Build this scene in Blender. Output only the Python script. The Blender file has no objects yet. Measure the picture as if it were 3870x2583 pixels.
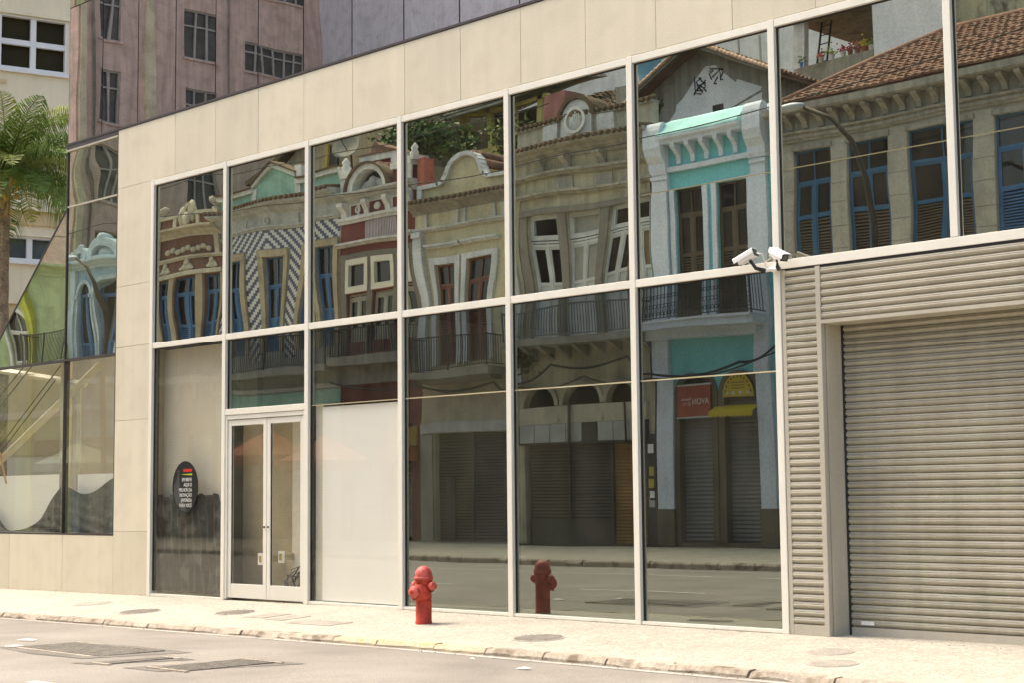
import bpy, math, random
from mathutils import Vector, Matrix
random.seed(11)
sc = bpy.context.scene
col = sc.collection
PI = math.pi

# ---------------------------------------------------------------- camera, sky, sun, exposure
cd = bpy.data.cameras.new('camera'); cam = bpy.data.objects.new('camera', cd); col.objects.link(cam)
yaw, pitch, roll = 0.77768, 0.09602, -0.01006
fw = Vector((-math.sin(yaw)*math.cos(pitch), math.cos(yaw)*math.cos(pitch), math.sin(pitch)))
r0 = Vector((math.cos(yaw), math.sin(yaw), 0)); u0 = r0.cross(fw)
rr = r0*math.cos(roll) + u0*math.sin(roll); uu = u0*math.cos(roll) - r0*math.sin(roll)
cam.matrix_world = Matrix(((rr.x, uu.x, -fw.x, 0), (rr.y, uu.y, -fw.y, -15.0), (rr.z, uu.z, -fw.z, 1.552), (0, 0, 0, 1)))
cd.sensor_width = 36; cd.lens = 6088.27/3870*36; cd.clip_end = 1500; cd.clip_start = .05
sc.camera = cam
world = bpy.data.worlds.new('World'); sc.world = world; world.use_nodes = True
SUN_EL, SUN_AZ = math.radians(60), math.radians(-104)      # azimuth from +Y, clockwise positive
wn = world.node_tree.nodes; wl = world.node_tree.links
bg = wn['Background']; sky = wn.new('ShaderNodeTexSky'); sky.sky_type = 'NISHITA'; sky.sun_disc = False
sky.sun_elevation = SUN_EL; sky.sun_rotation = SUN_AZ
sky.air_density = 1.0; sky.dust_density = 7.0; sky.ozone_density = 0.6; sky.altitude = 10
wl.new(sky.outputs[0], bg.inputs[0]); bg.inputs[1].default_value = 0.15
sd = bpy.data.lights.new('sun', 'SUN'); sun = bpy.data.objects.new('sun', sd); col.objects.link(sun)
sd.energy = 0.65; sd.angle = math.radians(25); sd.color = (1.0, 0.94, 0.82)
sdir = Vector((math.sin(SUN_AZ)*math.cos(SUN_EL), math.cos(SUN_AZ)*math.cos(SUN_EL), math.sin(SUN_EL)))
sun.rotation_euler = sdir.to_track_quat('Z', 'Y').to_euler(); sun.location = (0, -10, 40)
vs = sc.view_settings; vs.view_transform = 'Standard'; vs.look = 'None'; vs.gamma = 1; vs.exposure = 1.52
vs.use_curve_mapping = False
cy = sc.cycles
cy.use_denoising = True; cy.max_bounces = 8; cy.diffuse_bounces = 3; cy.glossy_bounces = 4
cy.transmission_bounces = 4; cy.transparent_max_bounces = 12
cy.caustics_reflective = False; cy.caustics_refractive = False; cy.sample_clamp_indirect = 6

# ---------------------------------------------------------------- materials
MATS = {}
def M(name, c, rough=.8, var=.12, scale=2.0, fine=.06, fscale=30, bump=0, bscale=60, metal=0, streak=0, spec=.3, rnd=0, stain=None, stain_amt=0, stain_scale=1.2, cells=0):
    if name in MATS: return MATS[name]
    m = bpy.data.materials.new(name); m.use_nodes = True; n = m.node_tree.nodes; l = m.node_tree.links
    b = n['Principled BSDF']; b.inputs['Roughness'].default_value = rough; b.inputs['Metallic'].default_value = metal
    b.inputs['Specular IOR Level'].default_value = spec
    g = n.new('ShaderNodeNewGeometry'); pos = g.outputs['Position']
    def noise(s, det=4, vec=None):
        t = n.new('ShaderNodeTexNoise'); t.inputs['Scale'].default_value = s; t.inputs['Detail'].default_value = det
        l.new(vec or pos, t.inputs['Vector']); return t.outputs['Fac']
    def maprange(f, a, bb, c0=.3, c1=.7):
        t = n.new('ShaderNodeMapRange'); t.inputs[1].default_value = c0; t.inputs[2].default_value = c1
        t.inputs[3].default_value = a; t.inputs[4].default_value = bb; l.new(f, t.inputs[0]); return t.outputs[0]
    def mul(a, bb):
        t = n.new('ShaderNodeMath'); t.operation = 'MULTIPLY'; l.new(a, t.inputs[0]); l.new(bb, t.inputs[1]); return t.outputs[0]
    f = maprange(noise(scale), 1-var, 1+var)
    if fine: f = mul(f, maprange(noise(fscale, 6), 1-fine, 1+fine))
    if streak:
        mp = n.new('ShaderNodeMapping'); mp.inputs['Scale'].default_value = (3.2, 3.2, .22); l.new(pos, mp.inputs[0])
        f = mul(f, maprange(noise(1.6, 5, mp.outputs[0]), 1-streak, 1.0, .36, .6))
    if cells:            # small set stones: pale cells with darker joints
        vo = n.new('ShaderNodeTexVoronoi'); vo.feature = 'DISTANCE_TO_EDGE'; vo.inputs['Scale'].default_value = cells; l.new(pos, vo.inputs['Vector'])
        f = mul(f, maprange(vo.outputs['Distance'], .72, 1.03, 0, .10))
        v2 = n.new('ShaderNodeTexVoronoi'); v2.inputs['Scale'].default_value = cells; l.new(pos, v2.inputs['Vector'])
        sp_ = n.new('ShaderNodeSeparateColor'); l.new(v2.outputs['Color'], sp_.inputs[0]); f = mul(f, maprange(sp_.outputs[0], .88, 1.08, 0, 1))
    if rnd:
        oi = n.new('ShaderNodeObjectInfo'); f = mul(f, maprange(oi.outputs['Random'], 1-rnd, 1+rnd, 0, 1))
    vm = n.new('ShaderNodeVectorMath'); vm.operation = 'SCALE'; vm.inputs[0].default_value = c; l.new(f, vm.inputs['Scale'])
    out = vm.outputs[0]
    if stain:
        mx = n.new('ShaderNodeMix'); mx.data_type = 'RGBA'; l.new(maprange(noise(stain_scale, 7), 0, stain_amt, .5, .66), mx.inputs['Factor'])
        l.new(out, mx.inputs['A']); mx.inputs['B'].default_value = (*stain, 1); out = mx.outputs['Result']
    l.new(out, b.inputs['Base Color'])
    if bump:
        bp = n.new('ShaderNodeBump'); bp.inputs['Strength'].default_value = bump; bp.inputs['Distance'].default_value = .01
        l.new(noise(bscale, 6), bp.inputs['Height']); l.new(bp.outputs[0], b.inputs['Normal'])
    MATS[name] = m; return m

def glass(name, refl, tint, trans, rough=.0, dirt_haze=0):
    """coated pane: part mirror, part tinted see-through, a film of dust over an even painted haze"""
    m = bpy.data.materials.new(name); m.use_nodes = True; n = m.node_tree.nodes; l = m.node_tree.links
    n.clear(); o = n.new('ShaderNodeOutputMaterial'); mx = n.new('ShaderNodeMixShader')
    gl = n.new('ShaderNodeBsdfGlossy'); gl.inputs['Roughness'].default_value = rough; gl.inputs['Color'].default_value = (*tint, 1)
    tr = n.new('ShaderNodeBsdfTransparent'); tr.inputs['Color'].default_value = (*trans, 1)
    l.new(tr.outputs[0], mx.inputs[1]); l.new(gl.outputs[0], mx.inputs[2])
    lw = n.new('ShaderNodeLayerWeight'); lw.inputs['Blend'].default_value = .5
    pw = n.new('ShaderNodeMath'); pw.operation = 'POWER'; pw.inputs[1].default_value = 5.0; l.new(lw.outputs['Facing'], pw.inputs[0])
    mr = n.new('ShaderNodeMapRange'); mr.inputs[3].default_value = refl; mr.inputs[4].default_value = .95
    l.new(pw.outputs[0], mr.inputs[0])
    l.new(mr.outputs[0], mx.inputs[0])
    last = mx.outputs[0]
    if dirt_haze:
        df = n.new('ShaderNodeBsdfDiffuse'); df.inputs['Color'].default_value = (.62, .58, .48, 1)
        g = n.new('ShaderNodeNewGeometry'); mp = n.new('ShaderNodeMapping'); mp.inputs['Scale'].default_value = (2.4, 2.4, 1.1)
        t = n.new('ShaderNodeTexNoise'); t.inputs['Scale'].default_value = 1.4; t.inputs['Detail'].default_value = 7
        l.new(g.outputs['Position'], mp.inputs[0]); l.new(mp.outputs[0], t.inputs['Vector'])
        r = n.new('ShaderNodeMapRange'); r.inputs[1].default_value = .4; r.inputs[2].default_value = .75; r.inputs[3].default_value = dirt_haze*.4; r.inputs[4].default_value = dirt_haze  # mask floor spreads an even haze that lifts the blacks below the dust
        l.new(t.outputs['Fac'], r.inputs[0]); m2 = n.new('ShaderNodeMixShader')
        l.new(r.outputs[0], m2.inputs[0]); l.new(last, m2.inputs[1]); l.new(df.outputs[0], m2.inputs[2]); last = m2.outputs[0]
    l.new(last, o.inputs[0]); MATS[name] = m; return m

def clearglass(name, c=(.985, .985, .975)):
    m = bpy.data.materials.new(name); m.use_nodes = True; n = m.node_tree.nodes; l = m.node_tree.links; n.clear()
    o = n.new('ShaderNodeOutputMaterial'); tr = n.new('ShaderNodeBsdfTransparent'); tr.inputs['Color'].default_value = (*c, 1)
    l.new(tr.outputs[0], o.inputs[0]); MATS[name] = m; return m

G_UP = glass('coated_glass', .68, (.93, .94, .75), (.20, .21, .16), 0, .035)
G_LOW = glass('shop_glass', .33, (.85, .93, .83), (.34, .36, .30), 0, .035)
G_CLR = glass('clear_glass', .075, (.95, .95, .88), (.99, .99, .95), 0, .012)
G_BAY = glass('dusty_hazed_glass', .13, (.92, .94, .84), (.95, .95, .90), 0, .05)
G_PUR = glass('purple_glass', .70, (1.0, .92, .90), (.10, .08, .09), 0, .03)
G_STAIR = glass('stair_glass', .11, (.9, .92, .8), (.94, .95, .88), 0, .04)
G_DARK = glass('dark_window_glass', .06, (.9, .9, .9), (.10, .11, .10), .02, 0)
BACK = clearglass('glass_body')

white_al = M('white_aluminium', (.79, .765, .65), .42, .03, 1.5, .02, 40, spec=.4, streak=.05)
door_al = M('door_aluminium', (.73, .71, .61), .45, .03, 1.5, .02, 40, spec=.4)
gasket = M('black_gasket', (.03, .028, .025), .7, .1)
joint_m = M('sealant', (.50, .44, .27), .7, .1); joint_u = M('sealant_upper', (.22, .20, .10), .7, .1)
stone = M('cream_granite', (.67, .615, .465), .72, .035, .9, .09, 70, .12, 120, streak=.045, rnd=.06, stain=(.50, .45, .33), stain_amt=.25, stain_scale=2.5)
stonejoint = M('stone_joint', (.44, .38, .27), .9, .1)
purframe = M('dark_frame', (.05, .042, .04), .5, .1)
alu = M('taupe_louvre', (.43, .40, .31), .6, .06, 1.2, .05, 30, .15, 7, spec=.25, rnd=.04, streak=.10)
alu2 = M('taupe_frame', (.48, .445, .35), .6, .05, 1.2, .04, 30, spec=.25, streak=.06)
shut = M('roller_steel', (.395, .37, .285), .6, .08, 1.0, .06, 25, .2, 6, spec=.25, rnd=.06, streak=.14, stain=(.30, .27, .20), stain_amt=.3, stain_scale=2.2)
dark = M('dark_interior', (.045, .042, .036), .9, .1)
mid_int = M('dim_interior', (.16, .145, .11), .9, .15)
cream_int = M('cream_interior', (.76, .71, .59), .9, .05)
tan_int = M('tan_interior', (.50, .43, .29), .9, .12, 1.5)
whiteboard = M('white_board', (.90, .89, .85), .6, .015, .6, 0); paper_m = M('scrap_paper', (.62, .60, .54), .8, .05)
mesh_m = M('grey_mesh', (.17, .17, .155), .9, .35, 9, .3, 60, streak=.4)
film_m = M('black_plastic', (.014, .014, .013), .35, .5, 3, .3, 20, spec=.4, stain=(.30, .29, .25), stain_amt=.3, stain_scale=4.5)
mosaic = M('mosaic_paving', (.445, .41, .33), .85, .07, 1.1, .12, 30, .5, 45, stain=(.37, .33, .265), stain_amt=.45, stain_scale=6, cells=13)
mosaic_far = M('mosaic_paving_far', (.36, .33, .26), .85, .12, 1.1, .25, 22, .4, 40, cells=12)
kerb_m = M('kerb_granite', (.40, .345, .265), .85, .2, 2, .2, 30, .6, 40, stain=(.17, .13, .085), stain_amt=.9, stain_scale=5)
kerb_y = M('kerb_yellowed', (.48, .41, .28), .85, .12, 2, .15, 30, .5, 40, stain=(.60, .40, .12), stain_amt=.45, stain_scale=7)
asphalt = M('asphalt', (.265, .242, .203), .9, .14, .5, .28, 60, .5, 160, stain=(.17, .155, .13), stain_amt=.45, stain_scale=.8)
asphalt_p = M('asphalt_patch', (.175, .16, .135), .9, .2, 2, .2, 50, .6, 90)
grate_m = M('cast_iron', (.20, .18, .145), .7, .3, 8, .3, 40, .6, 60)
cover_m = M('worn_cover', (.33, .30, .25), .8, .15, 5, .25, 50, .5, 60)
gut_m = M('gutter_paint', (.47, .43, .36), .85, .2, 3, .2, 30)
paint_w = M('road_paint', (.62, .59, .52), .8, .15, 6, .15, 40)
red = M('hydrant_red', (.52, .060, .028), .5, .16, 8, .12, 40, .2, 45, spec=.35, streak=.25, stain=(.25, .03, .022), stain_amt=.8, stain_scale=11)
redlight = M('hydrant_pale_red', (.55, .11, .085), .5, .12, 8, .08, 40, .15, 45, spec=.35, stain=(.36, .03, .022), stain_amt=.7, stain_scale=13)  # paler red for the bonnet, bolts and outlet caps
camwhite = M('camera_white', (.84, .82, .77), .35, .03, spec=.5)
black = M('black_plastic_part', (.02, .02, .018), .4, .1, spec=.5)
lens_m = M('lens_grey', (.10, .10, .085), .15, .1, spec=.8)

# ---------------------------------------------------------------- mesh helpers
WL = {}          # world position of every parent, so that parts can be built in world coordinates
FY = -21.0       # building line on the far side of the street
class MB:
    def __init__(s): s.v = []; s.f = []; s.mi = []; s.sm = []; s.cur = 0
    def add(s, vs_, fs, smooth=False):
        o = len(s.v); s.v += [tuple(p) for p in vs_]
        for f in fs: s.f.append(tuple(i+o for i in f)); s.mi.append(s.cur); s.sm.append(smooth)
        return s
    def box(s, x0, x1, y0, y1, z0, z1):
        if x0 > x1: x0, x1 = x1, x0
        if y0 > y1: y0, y1 = y1, y0
        if z0 > z1: z0, z1 = z1, z0
        return s.add([(x0,y0,z0),(x1,y0,z0),(x1,y1,z0),(x0,y1,z0),(x0,y0,z1),(x1,y0,z1),(x1,y1,z1),(x0,y1,z1)],
                     [(0,3,2,1),(4,5,6,7),(0,1,5,4),(1,2,6,5),(2,3,7,6),(3,0,4,7)])
    def fb(s, u0, u1, z0, z1, d0, d1): return s.box(u0, u1, FY+d0, FY+d1, z0, z1)
    def prism(s, poly, y0, y1):              # polygon in (x, z) extruded along y
        n = len(poly); a = [(x, y0, z) for x, z in poly] + [(x, y1, z) for x, z in poly]
        ar = sum(poly[i][0]*poly[(i+1) % n][1]-poly[(i+1) % n][0]*poly[i][1] for i in range(n))
        fs = [tuple(range(n)), tuple(range(2*n-1, n-1, -1))] + [((i+1) % n, i, i+n, (i+1) % n+n) for i in range(n)]
        if (ar < 0) == (y1 > y0): fs = [tuple(reversed(f)) for f in fs]
        return s.add(a, fs)
    def fp(s, poly, d0, d1): return s.prism(poly, FY+d0, FY+d1)
    def xprism(s, poly, x0, x1):             # polygon in (y, z) extruded along x
        n = len(poly); a = [(x0, y, z) for y, z in poly] + [(x1, y, z) for y, z in poly]
        return s.add(a, [tuple(range(n-1, -1, -1)), tuple(range(n, 2*n))] + [(i, (i+1) % n, (i+1) % n+n, i+n) for i in range(n)])
    def prof(s, u0, u1, pts):                # moulding: profile (d, z) run along the far facades
        return s.xprism([(FY+d, z) for d, z in pts], u0, u1)
    def lathe(s, prof, c, axis=(0,0,1), n=20, smooth=True):
        ax = Vector(axis).normalized(); t = Vector((1,0,0)) if abs(ax.x) < .9 else Vector((0,1,0))
        e1 = ax.cross(t).normalized(); e2 = ax.cross(e1); c = Vector(c); vs_ = []; m = len(prof)
        for r, h in prof:
            for i in range(n):
                a = 2*PI*i/n; vs_.append(c+ax*h+(e1*math.cos(a)+e2*math.sin(a))*r)
        fs = [(j*n+i, j*n+(i+1) % n, (j+1)*n+(i+1) % n, (j+1)*n+i) for j in range(m-1) for i in range(n)]
        s.add(vs_, fs, smooth); return s.add([vs_[i] for i in range(n)], [tuple(range(n-1,-1,-1))]).add(vs_[-n:], [tuple(range(n))])
    def tube(s, pts, r, n=6, smooth=True):
        pts = [Vector(p) for p in pts]; vs_ = []; k = len(pts)
        for j, p in enumerate(pts):
            d = (pts[min(j+1, k-1)]-pts[max(j-1, 0)]).normalized(); t = Vector((0,0,1)) if abs(d.z) < .9 else Vector((1,0,0))
            e1 = d.cross(t).normalized(); e2 = d.cross(e1); rj = r[j] if isinstance(r, (list, tuple)) else r
            for i in range(n): a = 2*PI*i/n; vs_.append(p+(e1*math.cos(a)+e2*math.sin(a))*rj)
        fs = [(j*n+i, j*n+(i+1) % n, (j+1)*n+(i+1) % n, (j+1)*n+i) for j in range(k-1) for i in range(n)]
        return s.add(vs_, fs + [tuple(range(n-1,-1,-1)), tuple(range((k-1)*n, k*n))], smooth)
    def blob(s, c, rx, ry, rz, n=8, m=5):
        vs_ = [(c[0], c[1], c[2]-rz)]; 
        for j in range(1, m):
            a = -PI/2+PI*j/m
            for i in range(n): b = 2*PI*i/n; vs_.append((c[0]+rx*math.cos(a)*math.cos(b), c[1]+ry*math.cos(a)*math.sin(b), c[2]+rz*math.sin(a)))
        vs_.append((c[0], c[1], c[2]+rz)); L = len(vs_)-1
        fs = [(0, 1+(i+1) % n, 1+i) for i in range(n)] + [(L, L-n+i, L-n+(i+1) % n) for i in range(n)]
        fs += [(1+j*n+i, 1+j*n+(i+1) % n, 1+(j+1)*n+(i+1) % n, 1+(j+1)*n+i) for j in range(m-2) for i in range(n)]
        return s.add(vs_, fs, True)
    def ring(s, uc, zs, ri, ro, d0, d1, n=14, ez=1.0, a0=0, a1=PI):   # half ring in the far facade plane
        for i in range(n):
            t0, t1 = a0+(a1-a0)*i/n, a0+(a1-a0)*(i+1)/n
            s.fp([(uc+ri*math.cos(t0), zs+ez*ri*math.sin(t0)), (uc+ro*math.cos(t0), zs+ez*ro*math.sin(t0)),
                  (uc+ro*math.cos(t1), zs+ez*ro*math.sin(t1)), (uc+ri*math.cos(t1), zs+ez*ri*math.sin(t1))], d0, d1)
        return s
    def arch(s, a, b, zs, zt, zT, d0, d1, n=10):     # masonry left above an arched opening a..b, springing zs, crown zt, up to zT
        uc, r = (a+b)/2, (b-a)/2
        L = [(uc-r*math.cos(t*PI/2/n), zs+(zt-zs)*math.sin(t*PI/2/n)) for t in range(n+1)]
        s.fp(L+[(uc, zT), (a, zT)], d0, d1)
        return s.fp([(2*uc-x, z) for x, z in L]+[(uc, zT), (b, zT)], d0, d1)
    def wall(s, u0, u1, z0, z1, ops, d=0, rev=.25):  # wall face with real openings and reveals
        us = sorted({u0, u1, *[o[0] for o in ops], *[o[1] for o in ops]}); zs = sorted({z0, z1, *[o[2] for o in ops], *[o[3] for o in ops]})
        us = [x for x in us if u0 <= x <= u1]; zs = [z for z in zs if z0 <= z <= z1]
        for i in range(len(us)-1):
            for j in range(len(zs)-1):
                um, zm = (us[i]+us[i+1])/2, (zs[j]+zs[j+1])/2
                if any(o[0] < um < o[1] and o[2] < zm < o[3] for o in ops): continue
                s.fb(us[i], us[i+1], zs[j], zs[j+1], d-rev, d)
        return s
    def build(s, name, mats, parent=None, kind=None):
        me = bpy.data.meshes.new(name); off = WL.get(parent.name, Vector()) if parent else Vector()
        me.from_pydata([(p[0]-off.x, p[1]-off.y, p[2]-off.z) for p in s.v], [], s.f)
        if not isinstance(mats, (list, tuple)): mats = [mats]
        for m in mats: me.materials.append(m)
        me.polygons.foreach_set('material_index', s.mi); me.polygons.foreach_set('use_smooth', s.sm); me.update()
        o = bpy.data.objects.new(name, me); col.objects.link(o)
        if parent: o.parent = parent
        WL[o.name] = off.copy()
        if kind: o['kind'] = kind
        return o
def thing(name, label, cat, loc=(0,0,0), group=None):
    o = bpy.data.objects.new(name, None); col.objects.link(o); o.location = loc; o.empty_display_size = .2
    o['label'] = label; o['category'] = cat
    if group: o['group'] = group
    WL[o.name] = Vector(loc); return o
def tag(o, label, cat, group=None):
    o['label'] = label; o['category'] = cat
    if group: o['group'] = group
    return o
def share(src, name, parent, loc):        # another piece with the same mesh, moved by loc
    o = bpy.data.objects.new(name, src.data); col.objects.link(o); o.parent = parent; o.location = loc; WL[o.name] = Vector(); return o
def bevel(o, w=.006, seg=2):
    b = o.modifiers.new('bevel', 'BEVEL'); b.width = w; b.segments = seg; b.limit_method = 'ANGLE'; b.angle_limit = math.radians(40); return o
def text_mesh(body, size, name, mat, parent, loc, rotz=0, align='LEFT', sx=1, depth=.002):
    c = bpy.data.curves.new(name, 'FONT'); c.body = body; c.size = size; c.align_x = align; c.extrude = depth
    t = bpy.data.objects.new(name, c); col.objects.link(t)
    dg = bpy.context.evaluated_depsgraph_get(); me = bpy.data.meshes.new_from_object(t.evaluated_get(dg))
    bpy.data.objects.remove(t); me.materials.clear(); me.materials.append(mat)
    o = bpy.data.objects.new(name, me); col.objects.link(o); o.parent = parent
    off = WL.get(parent.name, Vector()); o.location = Vector(loc)-off; o.rotation_euler = (PI/2, 0, rotz); o.scale = (sx, 1, 1); return o

# ---------------------------------------------------------------- ground
def kt(X): return -.10-.008*max(0, -14-X)
def bz(X): return -.0075*max(0, -18-X)
def gz(X, Y):
    if Y >= -2.4: return bz(X) + (kt(X)-bz(X))*max(0, -Y)/2.4
    if Y > -15.5:
        t = (-2.4-Y)/13.1; a = kt(X)-.07; return a*(1-t)-.22*t + .06*math.sin(PI*t)
    return -.06 + .15*min(1, (-15.5-Y)/5.5)
def sheet(name, x0, x1, nx, ys, mat, dz=0, parent=None, kind='structure', fn=gz):
    mb = MB(); xs = [x0+(x1-x0)*i/nx for i in range(nx+1)]; n = len(ys)
    mb.add([(x, y, fn(x, y)+dz) for x in xs for y in ys], [(i*n+j, i*n+j+1, (i+1)*n+j+1, (i+1)*n+j)[::-1 if ys[1] > ys[0] else 1] for i in range(nx) for j in range(n-1)])
    return mb.build(name, mat, parent, kind)
g_ = MB().add([(-420,-420,-.62),(420,-420,-.62),(420,420,-.62),(-420,420,-.62)], [(0,1,2,3)]).build('ground', M('earth', (.2,.18,.14)), None, 'structure')
pave = sheet('sidewalk', -76, 26, 102, [-2.405, -1.8, -1.2, -.6, 0, .8, 3], mosaic, fn=lambda X, Y: gz(X, max(Y, -2.4)))
road = sheet('road', -76, 26, 102, [-15.5]+[-15+i for i in range(13)]+[-2.405], asphalt, fn=lambda X, Y: gz(X, min(-2.401, max(Y, -15.499))))
pave2 = sheet('sidewalk_far', -90, 26, 100, [-22, -20, -18, -16.5, -15.5], mosaic_far, fn=lambda X, Y: gz(X, min(Y, -15.5)))
def kerb(parent, xa, xb, y0, y1, top, road_z, mat, L=1.0):
    x = xa; k = 0
    while x < xb:
        l = L*random.uniform(.8, 1.15); mb = MB(); n = 5; T = []; rs = random.Random(k*7+int(xa))
        chip = rs.random() < .3
        for i in range(n+1):
            xx = x+.012+(l-.024)*i/n; j = rs.uniform(-.014, .014); c = rs.uniform(-.05, .0) if chip and rs.random() < .5 else 0
            tz = top(xx)+j*.5
            T += [(xx, y0, road_z(xx)-.06), (xx, y0+j, tz-.045+c), (xx, y0+(.035 if y1 > y0 else -.035)+j-c*.6*(1 if y1 > y0 else -1), tz+c*.6), (xx, y1, tz+.004), (xx, y1, road_z(xx)-.06)]
        f = [(i*5+a, i*5+(a+1) % 5, (i+1)*5+(a+1) % 5, (i+1)*5+a) for i in range(n) for a in range(5)]
        mb.add(T, f + [(0,4,3,2,1), tuple(n*5+q for q in (0,1,2,3,4))])
        mb.build('kerb_stone', mat(x), parent); x += l; k += 1
kerb(pave, -36, 4, -2.55, -2.40, kt, lambda x: kt(x)-.07, lambda x: kerb_y if -15.6 < x < -13.4 else kerb_m)
kerb(pave2, -64, -6, -15.37, -15.52, lambda x: -.055, lambda x: -.22, lambda x: kerb_m, 1.15)
# gutter line, lane marks, covers and patches lie on the road and pavement as thin sheets
def strip(name, x0, x1, y0, y1, mat, parent, dz=.004, n=12):
    o = sheet(name, x0, x1, n, [y0, y1], mat, dz, parent, None); return o
strip('gutter_line', -36, 4, -2.76, -2.66, gut_m, road, .005, 40)
for x0 in (-33.0, -26.6, -20.3, -14): strip('lane_mark', x0, x0+2.9, -7.32, -7.2, paint_w, road)
for x0 in (-60, -50, -40, -30, -20, -10): strip('lane_line', x0, x0+8.9, -12.32, -12.2, paint_w, road)
strip('lane_line', -60, 0, -14.5, -14.42, paint_w, road)
def flat(name, pts, mat, parent, dz=.005):
    n = len(pts); a = sum(pts[i][0]*pts[(i+1) % n][1]-pts[(i+1) % n][0]*pts[i][1] for i in range(n))
    if a < 0: pts = pts[::-1]
    return MB().add([(x, y, gz(x, y)+dz) for x, y in pts], [tuple(range(n))]).build(name, mat, parent)
rib_m = M('cover_rib', (.385, .355, .295), .8, .2, 6)
def cover(x, y, r, label, mat=cover_m, grid=True):
    t = thing('manhole_cover', label, 'manhole cover', (x, y, gz(x, y)), 'round covers set into the paving')
    z = gz(x, y); ax = (0, (kt(x)-bz(x))/2.4*-1*-1, 1); ax = (0, -(gz(x, y+.1)-gz(x, y-.1))/.2, 1)
    MB().lathe([(r*1.0, -.03), (r*1.0, .004), (r*.9, .006)], (x, y, z+.002), ax, 28, False).build('rim', rib_m, t)
    mb = MB().lathe([(r*.9, -.02), (r*.9, .010)], (x, y, z), ax, 28, False)
    mb.build('lid', mat, t)
    if grid:
        mb = MB()
        for i in range(-4, 5):
            w = math.sqrt(max(0, .81-(i/5)**2))*r*.97
            yy = y+i*r/5; mb.box(x-w, x+w, yy-.012, yy+.012, gz(x, yy)+.012, gz(x, yy)+.018)
        mb.build('rib', rib_m, t)
cover(-23.2, -1.1, .31, 'worn round cover in the pavement left of the dark shop pane', grid=False)
cover(-21.05, -1.6, .32, 'ribbed round cover between the kerb and the oval sticker pane')
cover(-19.25, -1.17, .30, 'round cover in the pavement before the glass double doors')
cover(-12.87, -1.55, .31, 'dark round cover on the pavement right of the fire hydrant')
cover(-9.28, -1.05, .24, 'pale round cover close to the roller shutter', grid=False)
cover(-8.8, -1.74, .25, 'pale round cover nearer the kerb before the roller shutter', grid=False)
for (pts, lab) in (([(-18.6,-1.5),(-18.15,-1.5),(-18.15,-1.0),(-18.6,-1.0)], 'grey square utility lid left of a twin before the doors'),
                   ([(-18.0,-1.58),(-17.62,-1.58),(-17.62,-1.08),(-18.0,-1.08)], 'grey square utility lid right of a twin before the doors'),
                   ([(-17.35,-1.75),(-16.4,-1.75),(-16.4,-1.35),(-17.35,-1.35)], 'large plain square lid in the pavement below the white board')):
    z = gz(*pts[0]); tag(MB().add([(x, y, gz(x, y)-.02) for x, y in pts]+[(x, y, gz(x, y)+.006) for x, y in pts], [(4,5,6,7),(0,1,5,4),(1,2,6,5),(2,3,7,6),(3,0,4,7)]).build('utility_lid', cover_m), lab, 'lid', 'square lids in the pavement')
flat('asphalt_patch', [(-17.9,-5.55),(-17.65,-4.5),(-16.6,-4.42),(-15.4,-4.5),(-15.7,-5.72),(-16.8,-5.75)], asphalt_p, road)
flat('asphalt_patch', [(-15.32,-6.08),(-15.18,-4.97),(-14.6,-5.0),(-15.05,-6.02)], asphalt_p, road)
flat('asphalt_patch', [(-14.45,-6.0),(-14.2,-4.55),(-13.35,-4.5),(-13.8,-5.98)], asphalt_p, road)
for k, (xa, xb, ya, yb, lab) in enumerate([(-17.7,-15.75,-5.45,-4.62,'wide iron street grate in a dark asphalt patch at left'), (-15.1,-14.85,-5.9,-5.1,'narrow iron street grate between the two wider ones'), (-14.2,-13.6,-5.8,-4.7,'iron street grate in the right asphalt patch')]):
    t = thing('street_grate', lab, 'grate', ((xa+xb)/2, (ya+yb)/2, gz((xa+xb)/2, (ya+yb)/2)), 'iron grates in the road')
    mb = MB(); n = max(3, int((xb-xa)/.075))
    for i in range(n):
        x = xa+(xb-xa)*i/n; mb.box(x, x+.045, ya, yb, gz(x, ya)-.02, gz(x, (ya+yb)/2)+.014)
    mb.build('bars', grate_m, t)
    MB().box(xa-.05, xb+.05, ya-.06, ya-.005, gz(xa, ya)-.02, gz(xa, ya)+.016).box(xa-.05, xb+.05, yb+.005, yb+.06, gz(xa, yb)-.02, gz(xa, yb)+.016).build('frame', kerb_m, t)
for (x, y, w, a, lab) in ((-18.55,-4.8,.13,.3,'white paper scrap lying left of the wide street grate'), (-17.75,-5.4,.11,1.0,'white paper strip on the edge of the wide grate'), (-11.3,-3.4,.08,.2,'small white litter on the road right of the hydrant'), (-12.4,-3.05,.03,.2,'tiny pale litter piece near the gutter line')):
    c, s_ = math.cos(a), math.sin(a); P = [(-w,-w*.45),(w*.2,-w*.5),(w,-w*.3),(w*.9,w*.4),(0,w*.5),(-w*.9,w*.35)]
    b_ = [(x+p*c-q*s_, y+p*s_+q*c) for p, q in P]
    tag(MB().add([(p, q, gz(p, q)+.008+random.uniform(0,.012)) for p, q in b_]+[(x, y, gz(x, y)+.03)], [(i, (i+1) % 6, 6) for i in range(6)]).build('paper_scrap', paper_m), lab, 'litter', 'litter on the road')

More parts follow.
